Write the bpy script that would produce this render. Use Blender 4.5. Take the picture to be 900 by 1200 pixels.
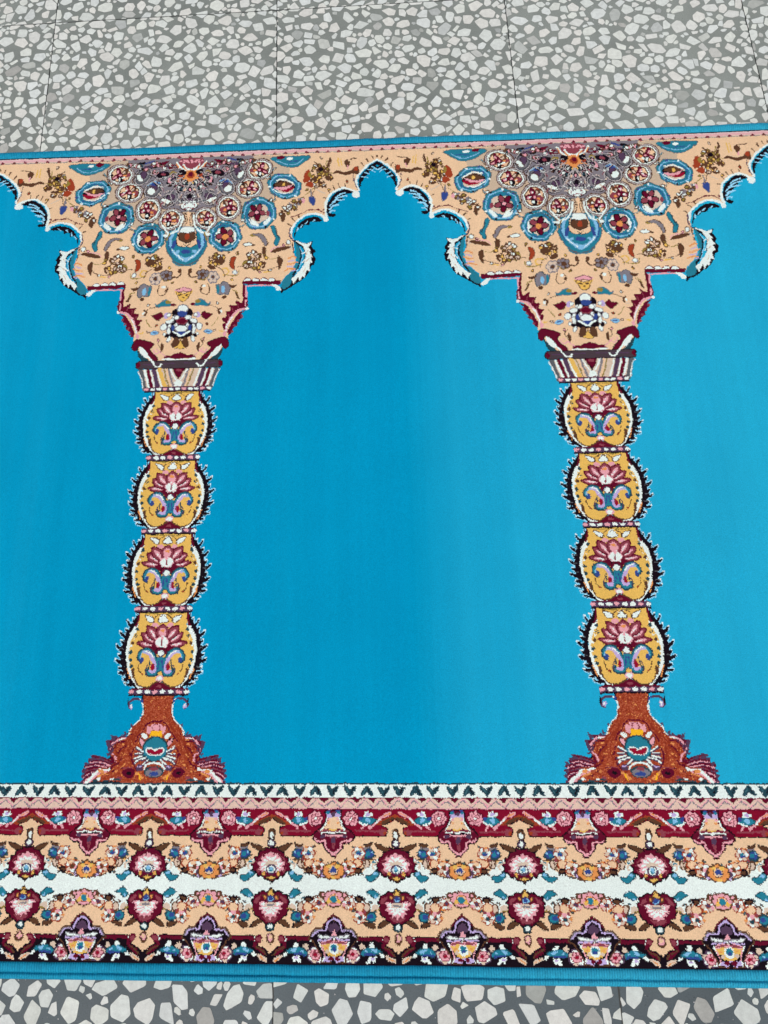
import bpy, math, random
import numpy as np
S = bpy.context.scene
COL = S.collection
for o in list(bpy.data.objects): bpy.data.objects.remove(o)

# ---------------------------------------------------------------- camera, sky, sun, exposure
RUG_TOP = 0.010                                     # height of the pile above the floor
cd = bpy.data.cameras.new('camera'); cam = bpy.data.objects.new('camera', cd); COL.objects.link(cam)
from mathutils import Matrix, Vector
CAM_POS = (0.22081, -0.50937, 0.9752)
CAM_AXES = ((0.9983551, 0.0034104, -0.0572311), (0.0167374, 0.9374073, 0.3478325), (0.054835, -0.3482183, 0.9358083))     # right, up, back
r, u, b = [Vector(v) for v in CAM_AXES]
cam.matrix_world = Matrix(((r.x, u.x, b.x, CAM_POS[0]), (r.y, u.y, b.y, CAM_POS[1]), (r.z, u.z, b.z, CAM_POS[2]), (0, 0, 0, 1)))
cd.sensor_fit = 'VERTICAL'; cd.sensor_height = 36; cd.sensor_width = 27
cd.lens = 31.5; cd.shift_x = 0.070757; cd.shift_y = -0.009269
cd.clip_start = 0.02; cd.clip_end = 200
S.camera = cam

SUN_EL, SUN_AZ = math.radians(58), math.radians(205)   # azimuth clockwise from +Y
w = bpy.data.worlds.new('World'); S.world = w; w.use_nodes = True
nt = w.node_tree
sky = nt.nodes.new('ShaderNodeTexSky'); sky.sky_type = 'NISHITA'; sky.sun_disc = False
sky.sun_elevation = SUN_EL; sky.sun_rotation = SUN_AZ
sky.dust_density = 4; sky.ozone_density = 0.6; sky.air_density = 0.7
bg = nt.nodes['Background']; nt.links.new(sky.outputs[0], bg.inputs[0]); bg.inputs[1].default_value = 0.12
sl = bpy.data.lights.new('sun', 'SUN'); sl.energy = 1.5; sl.angle = math.radians(14); sl.color = (1, .95, .88)
sun = bpy.data.objects.new('sun', sl); COL.objects.link(sun)
d = Vector((math.sin(SUN_AZ)*math.cos(SUN_EL), math.cos(SUN_AZ)*math.cos(SUN_EL), math.sin(SUN_EL)))
sun.rotation_euler = d.to_track_quat('Z', 'Y').to_euler(); sun.location = d*3
S.view_settings.view_transform = 'Standard'; S.view_settings.look = 'None'
S.view_settings.gamma = 1; S.view_settings.exposure = 0.0

# ---------------------------------------------------------------- materials
def lin(c): return tuple(((x/255)/12.92 if x/255 <= .04045 else ((x/255+.055)/1.055)**2.4) for x in c)
def mat(name):
    m = bpy.data.materials.new(name); m.use_nodes = True
    return m, m.node_tree, m.node_tree.nodes['Principled BSDF']
def node(nt, t, **k):
    n = nt.nodes.new(t)
    for a, v in k.items(): setattr(n, a, v)
    return n
def noise(nt, scale, detail=3, vec=None, rough=.6):
    n = node(nt, 'ShaderNodeTexNoise'); n.inputs['Scale'].default_value = scale; n.inputs['Detail'].default_value = detail
    n.inputs['Roughness'].default_value = rough
    if vec: nt.links.new(vec, n.inputs['Vector'])
    return n
def ramp(nt, src, a, b, lo, hi):
    n = node(nt, 'ShaderNodeMapRange'); nt.links.new(src, n.inputs[0])
    for i, v in zip((1, 2, 3, 4), (a, b, lo, hi)): n.inputs[i].default_value = v
    return n.outputs[0]
def scaled(nt, col, fac):
    n = node(nt, 'ShaderNodeVectorMath', operation='SCALE'); nt.links.new(col, n.inputs[0]); nt.links.new(fac, n.inputs['Scale'])
    return n.outputs[0]
def mul(nt, a, b):
    n = node(nt, 'ShaderNodeMath', operation='MULTIPLY'); nt.links.new(a, n.inputs[0]); nt.links.new(b, n.inputs[1]); return n.outputs[0]

# wool pile: the yarn of every knot is an attribute of its face
m_wool, t, p = mat('wool_pile')
at = node(t, 'ShaderNodeAttribute', attribute_name='yarn'); tc = node(t, 'ShaderNodeTexCoord')
f1 = ramp(t, noise(t, 900, 2, tc.outputs['Object']).outputs[0], .25, .75, .86, 1.14)
mp = node(t, 'ShaderNodeMapping'); mp.inputs['Scale'].default_value = (60, 2.2, 1); t.links.new(tc.outputs['Object'], mp.inputs['Vector'])
f2 = mul(t, ramp(t, noise(t, 1, 3, mp.outputs[0]).outputs[0], .3, .7, .97, 1.03), ramp(t, noise(t, 6, 3, tc.outputs['Object']).outputs[0], .3, .7, .955, 1.045))
t.links.new(scaled(t, at.outputs['Color'], mul(t, f1, f2)), p.inputs['Base Color'])
p.inputs['Roughness'].default_value = .92; p.inputs['Specular IOR Level'].default_value = .01
p.inputs['Sheen Weight'].default_value = 0; p.inputs['Sheen Roughness'].default_value = .6
bp = node(t, 'ShaderNodeBump'); bp.inputs['Strength'].default_value = .35; bp.inputs['Distance'].default_value = .0006
t.links.new(noise(t, 1400, 2, tc.outputs['Object']).outputs[0], bp.inputs['Height']); t.links.new(bp.outputs[0], p.inputs['Normal'])

# overlocked edge: blue thread wound across the edge
m_bind, t, p = mat('blue_binding_thread')
at = node(t, 'ShaderNodeAttribute', attribute_name='yarn'); tc = node(t, 'ShaderNodeTexCoord')
wv = node(t, 'ShaderNodeTexWave', wave_type='BANDS', bands_direction='X'); wv.inputs['Scale'].default_value = 130; wv.inputs['Distortion'].default_value = 1.4
wv.inputs['Detail'].default_value = 2; wv.inputs['Detail Scale'].default_value = 3
t.links.new(tc.outputs['Object'], wv.inputs['Vector'])
f1 = ramp(t, noise(t, 300, 3, tc.outputs['Object']).outputs[0], .25, .75, .82, 1.16)
mp = node(t, 'ShaderNodeMapping'); mp.inputs['Scale'].default_value = (420, 40, 40); t.links.new(tc.outputs['Object'], mp.inputs['Vector'])
f2 = ramp(t, noise(t, 1, 3, mp.outputs[0]).outputs[0], .3, .7, .93, 1.06)
t.links.new(scaled(t, at.outputs['Color'], mul(t, f1, f2)), p.inputs['Base Color'])
p.inputs['Roughness'].default_value = .7; p.inputs['Specular IOR Level'].default_value = .25
bp = node(t, 'ShaderNodeBump'); bp.inputs['Strength'].default_value = .7; bp.inputs['Distance'].default_value = .0008
t.links.new(wv.outputs['Fac'], bp.inputs['Height']); t.links.new(bp.outputs[0], p.inputs['Normal'])

m_back, t, p = mat('jute_backing')
tc = node(t, 'ShaderNodeTexCoord')
cr = node(t, 'ShaderNodeValToRGB'); cr.color_ramp.elements[0].color = (.20, .15, .09, 1); cr.color_ramp.elements[1].color = (.34, .27, .17, 1)
t.links.new(noise(t, 500, 3, tc.outputs['Object']).outputs[0], cr.inputs[0]); t.links.new(cr.outputs[0], p.inputs['Base Color']); p.inputs['Roughness'].default_value = .95

# terrazzo: grey cement and pale marble chips
m_cem, t, p = mat('terrazzo_cement')
at = node(t, 'ShaderNodeAttribute', attribute_name='tone'); tc = node(t, 'ShaderNodeTexCoord')
f1 = ramp(t, noise(t, 700, 4, tc.outputs['Object']).outputs[0], .25, .75, .84, 1.16)
f2 = ramp(t, noise(t, 14, 4, tc.outputs['Object']).outputs[0], .3, .7, .9, 1.1)
# air pits and dust in the cement
pit = ramp(t, noise(t, 420, 2, tc.outputs['Object']).outputs[0], .66, .72, 1, .55)
stain = ramp(t, noise(t, 3.5, 5, tc.outputs['Object'], .7).outputs[0], .35, .65, .93, 1.05)
t.links.new(scaled(t, at.outputs['Color'], mul(t, mul(t, f1, f2), mul(t, pit, stain))), p.inputs['Base Color'])
bp = node(t, 'ShaderNodeBump'); bp.inputs['Strength'].default_value = .4; bp.inputs['Distance'].default_value = .0004
t.links.new(noise(t, 420, 3, tc.outputs['Object']).outputs[0], bp.inputs['Height']); t.links.new(bp.outputs[0], p.inputs['Normal'])
p.inputs['Roughness'].default_value = .55; p.inputs['Specular IOR Level'].default_value = .3
m_chip, t, p = mat('marble_chip')
at = node(t, 'ShaderNodeAttribute', attribute_name='tone'); tc = node(t, 'ShaderNodeTexCoord')
f1 = ramp(t, noise(t, 150, 5, tc.outputs['Object'], .7).outputs[0], .3, .7, .84, 1.07)
f2 = ramp(t, noise(t, 900, 2, tc.outputs['Object']).outputs[0], .3, .7, .95, 1.05)
t.links.new(scaled(t, at.outputs['Color'], mul(t, f1, f2)), p.inputs['Base Color'])
p.inputs['Roughness'].default_value = .45; p.inputs['Specular IOR Level'].default_value = .3

# ---------------------------------------------------------------- helpers
def mesh_obj(name, V, faces_n, F, mats, parent=None, attr=None, midx=None, smooth=True):
    # F: flat loop index array, faces_n: corners per face
    V = np.asarray(V, np.float32); F = np.asarray(F, np.int32); n = np.asarray(faces_n, np.int32)
    me = bpy.data.meshes.new(name)
    me.vertices.add(len(V)); me.vertices.foreach_set('co', V.ravel())
    me.loops.add(len(F)); me.loops.foreach_set('vertex_index', F)
    me.polygons.add(len(n)); st = np.zeros(len(n), np.int32); st[1:] = np.cumsum(n)[:-1]
    me.polygons.foreach_set('loop_start', st); me.polygons.foreach_set('loop_total', n)
    for m in mats: me.materials.append(m)
    if midx is not None: me.polygons.foreach_set('material_index', np.asarray(midx, np.int32))
    me.polygons.foreach_set('use_smooth', np.full(len(n), smooth))
    if attr:
        a = me.attributes.new(attr[0], 'FLOAT_COLOR', 'FACE')
        c = np.ones((len(n), 4), np.float32); c[:, :3] = attr[1]; a.data.foreach_set('color', c.ravel())
    me.update(calc_edges=True); me.validate()
    o = bpy.data.objects.new(name, me); COL.objects.link(o)
    if parent:
        o.parent = parent; o.matrix_parent_inverse = parent.matrix_world.inverted()
    return o

# ---------------------------------------------------------------- drawing of the weave on the knot grid
def smooth(pts,closed,n=4):
    p=np.asarray(pts,float);m=len(p)
    if m<3: return p
    out=[]
    if closed: idx=[[(i-1)%m,i,(i+1)%m,(i+2)%m] for i in range(m)]
    else: idx=[[max(i-1,0),i,i+1,min(i+2,m-1)] for i in range(m-1)]
    t=np.arange(n)[:,None]/n
    for a,b,c,d in idx:
        A,B,C,D=p[a],p[b],p[c],p[d]
        out.append(.5*(2*B+(C-A)*t+(2*A-5*B+4*C-D)*t**2+(3*B-A-3*C+D)*t**3))
    out=np.vstack(out)
    return out if closed else np.vstack([out,p[-1:]])
class Loom:
    # one cell = one knot; each knot holds the number of its yarn
    def __init__(s,u0,u1,v0,v1,g,fill):
        s.u0,s.v0,s.g=u0,v0,g
        s.w=int(round((u1-u0)/g));s.h=int(round((v1-v0)/g))
        s.a=np.full((s.h,s.w),fill,np.uint8)
    def box(s,p,pad):
        i0=max(int((p[:,0].min()-pad-s.u0)/s.g),0);i1=min(int((p[:,0].max()+pad-s.u0)/s.g)+2,s.w)
        j0=max(int((p[:,1].min()-pad-s.v0)/s.g),0);j1=min(int((p[:,1].max()+pad-s.v0)/s.g)+2,s.h)
        if i1<=i0 or j1<=j0: return None
        U=s.u0+(np.arange(i0,i1)+.5)*s.g;V=s.v0+(np.arange(j0,j1)+.5)*s.g
        return i0,i1,j0,j1,U[None,:],V[:,None]
    def mask_poly(s,p):
        b=s.box(p,0)
        if b is None: return None,None
        i0,i1,j0,j1,U,V=b
        m=np.zeros((j1-j0,i1-i0),bool)
        q=np.roll(p,-1,0)
        for (x0,y0),(x1,y1) in zip(p,q):
            if y0==y1: continue
            c=(V>=min(y0,y1))&(V<max(y0,y1))
            m^=c&(U<x0+(V-y0)*(x1-x0)/(y1-y0))
        return m,(slice(j0,j1),slice(i0,i1))
    def poly(s,p,y):
        m,sl=s.mask_poly(p)
        if m is not None: s.a[sl][m]=y
    def line(s,p,w,y):
        h=w/2
        for a,b in zip(p[:-1],p[1:]):
            bx=s.box(np.array([a,b]),h+s.g)
            if bx is None: continue
            i0,i1,j0,j1,U,V=bx
            d=b-a;L=max(d@d,1e-9)
            t=np.clip(((U-a[0])*d[0]+(V-a[1])*d[1])/L,0,1)
            m=(U-a[0]-t*d[0])**2+(V-a[1]-t*d[1])**2<=h*h
            s.a[j0:j1,i0:i1][m]=y
    def rect(s,u0,u1,v0,v1,y): s.poly(np.array([[u0,v0],[u1,v0],[u1,v1],[u0,v1]],float),y)
def shape(loom,yarn,rec,ou,ov,mirror):
    k=rec[0];col=yarn[rec[1]]
    f=np.array([-1. if mirror else 1.,1.]);o=np.array([ou,ov])
    if k=='e':
        cx,cy,ax,ay,bx,by=[t/10 for t in rec[2]]
        t=np.arange(16)*math.pi/8
        p=np.column_stack([cx+ax*np.cos(t)+bx*np.sin(t),cy+ay*np.cos(t)+by*np.sin(t)])
        loom.poly(p*f+o,col);return
    p=np.array(rec[2],float).reshape(-1,2)/10
    if k in 'ps':
        if k=='s': p=smooth(p,True)
        loom.poly(p*f+o,col)
    else:   # l / c : stroke straight / curved ; last value = width
        w=rec[3]/10
        closed=np.allclose(p[0],p[-1]) and len(p)>3
        if k=='c': p=np.vstack([smooth(p[:-1],True),p[:1]]) if closed else smooth(p,False)
        loom.line(p*f+o,w,col)

YARN = {'B': (0, 146, 196), 'C': (232, 198, 158), 'Y': (228, 186, 94), 'W': (228, 242, 234), 'K': (26, 18, 26), 'M': (98, 18, 42), 'R': (150, 20, 48), 'P': (228, 164, 172), 'T': (40, 126, 146), 'N': (52, 74, 140), 'G': (38, 70, 80), 'G2': (92, 96, 100), 'O': (158, 66, 40), 'A': (92, 62, 44), 'S': (128, 124, 130), 'V': (84, 62, 86), 'L': (130, 188, 222), 'E': (190, 172, 216), 'D': (246, 186, 40), 'Z': (150, 214, 240), 'I': (226, 150, 84), 'J': (148, 128, 60), 'Q': (214, 194, 172), 'X': (140, 66, 78), 'H': (74, 62, 68), 'Q2': (226, 178, 178), 'C2': (222, 196, 176), 'M2': (128, 18, 44), 'S2': (176, 170, 168), 'O2': (180, 92, 62), 'O3': (140, 52, 34), 'G3': (62, 104, 112), 'Q3': (234, 210, 206), 'U': (198, 178, 152)}
K = {"D":91.34,"VTOP":-361.58,"VBASE":458.92,"VBOT":626.32,"VLOW":606.02,"HU":[-427.1,-410.2,-393.3,-376.4,-359.5,-342.6,-325.7,-308.8,-291.9,-275.0,-258.1,-241.2,-224.3,-207.4,-190.5,-173.6,-156.7,-139.0,-121.3,-103.9,-87.2,-67.7,-49.8,-32.7,-15.1,0.2,15.4,33.3,51.1,68.0,84.9,102.6,118.5,135.3,152.9,169.6,186.9,204.7,222.2,239.3,255.3,272.2,289.2,309.1,326.0,343.6,361.1,377.9,395.9,413.0,431.7,449.6,468.3,484.3,499.6,515.9,532.8,550.1,567.7,586.1,603.6,619.5,636.4,653.3,670.2,687.1,704.0,720.9,737.8,754.7,771.6,788.5,805.4,822.3,839.2,856.1],"HS":[1,0,1,0,0,1,0,1,2,1,0,1,0,0,1,0,0,1,0,1,0,0,1,0,1,2,1,0,1,0,0,1,0,1,0,1,0,0,1,0,0,1,0,0,1,0,1,0,1,0,0,1,0,1,2,1,0,1,0,0,1,0,0,1,0,1,0,0,1,0,1,2,1,0,1,0],"ZU":[-410.9,-393.0,-375.1,-357.2,-339.4,-321.7,-303.9,-286.2,-268.6,-251.0,-233.4,-215.8,-198.3,-180.8,-163.4,-146.0,-128.6,-111.2,-93.9,-76.7,-59.4,-42.2,-25.1,-7.9,9.2,26.2,43.3,60.3,77.2,94.1,111.0,127.9,144.7,161.5,178.3,195.0,211.7,228.4,245.0,261.6,278.2,294.7,311.2,327.6,344.1,360.5,376.8,393.2,409.5,425.8,442.0,458.2,474.4,490.5,506.6,522.7,538.8,554.8,570.8,586.7,602.7,618.6,634.4,650.3,666.1,681.9,697.6,713.3,729.0,744.6,760.3,775.9,791.4,807.0,822.5,837.9,853.4,868.8,884.2,899.6,914.9,930.2,945.5,960.7,975.9]}
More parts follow.
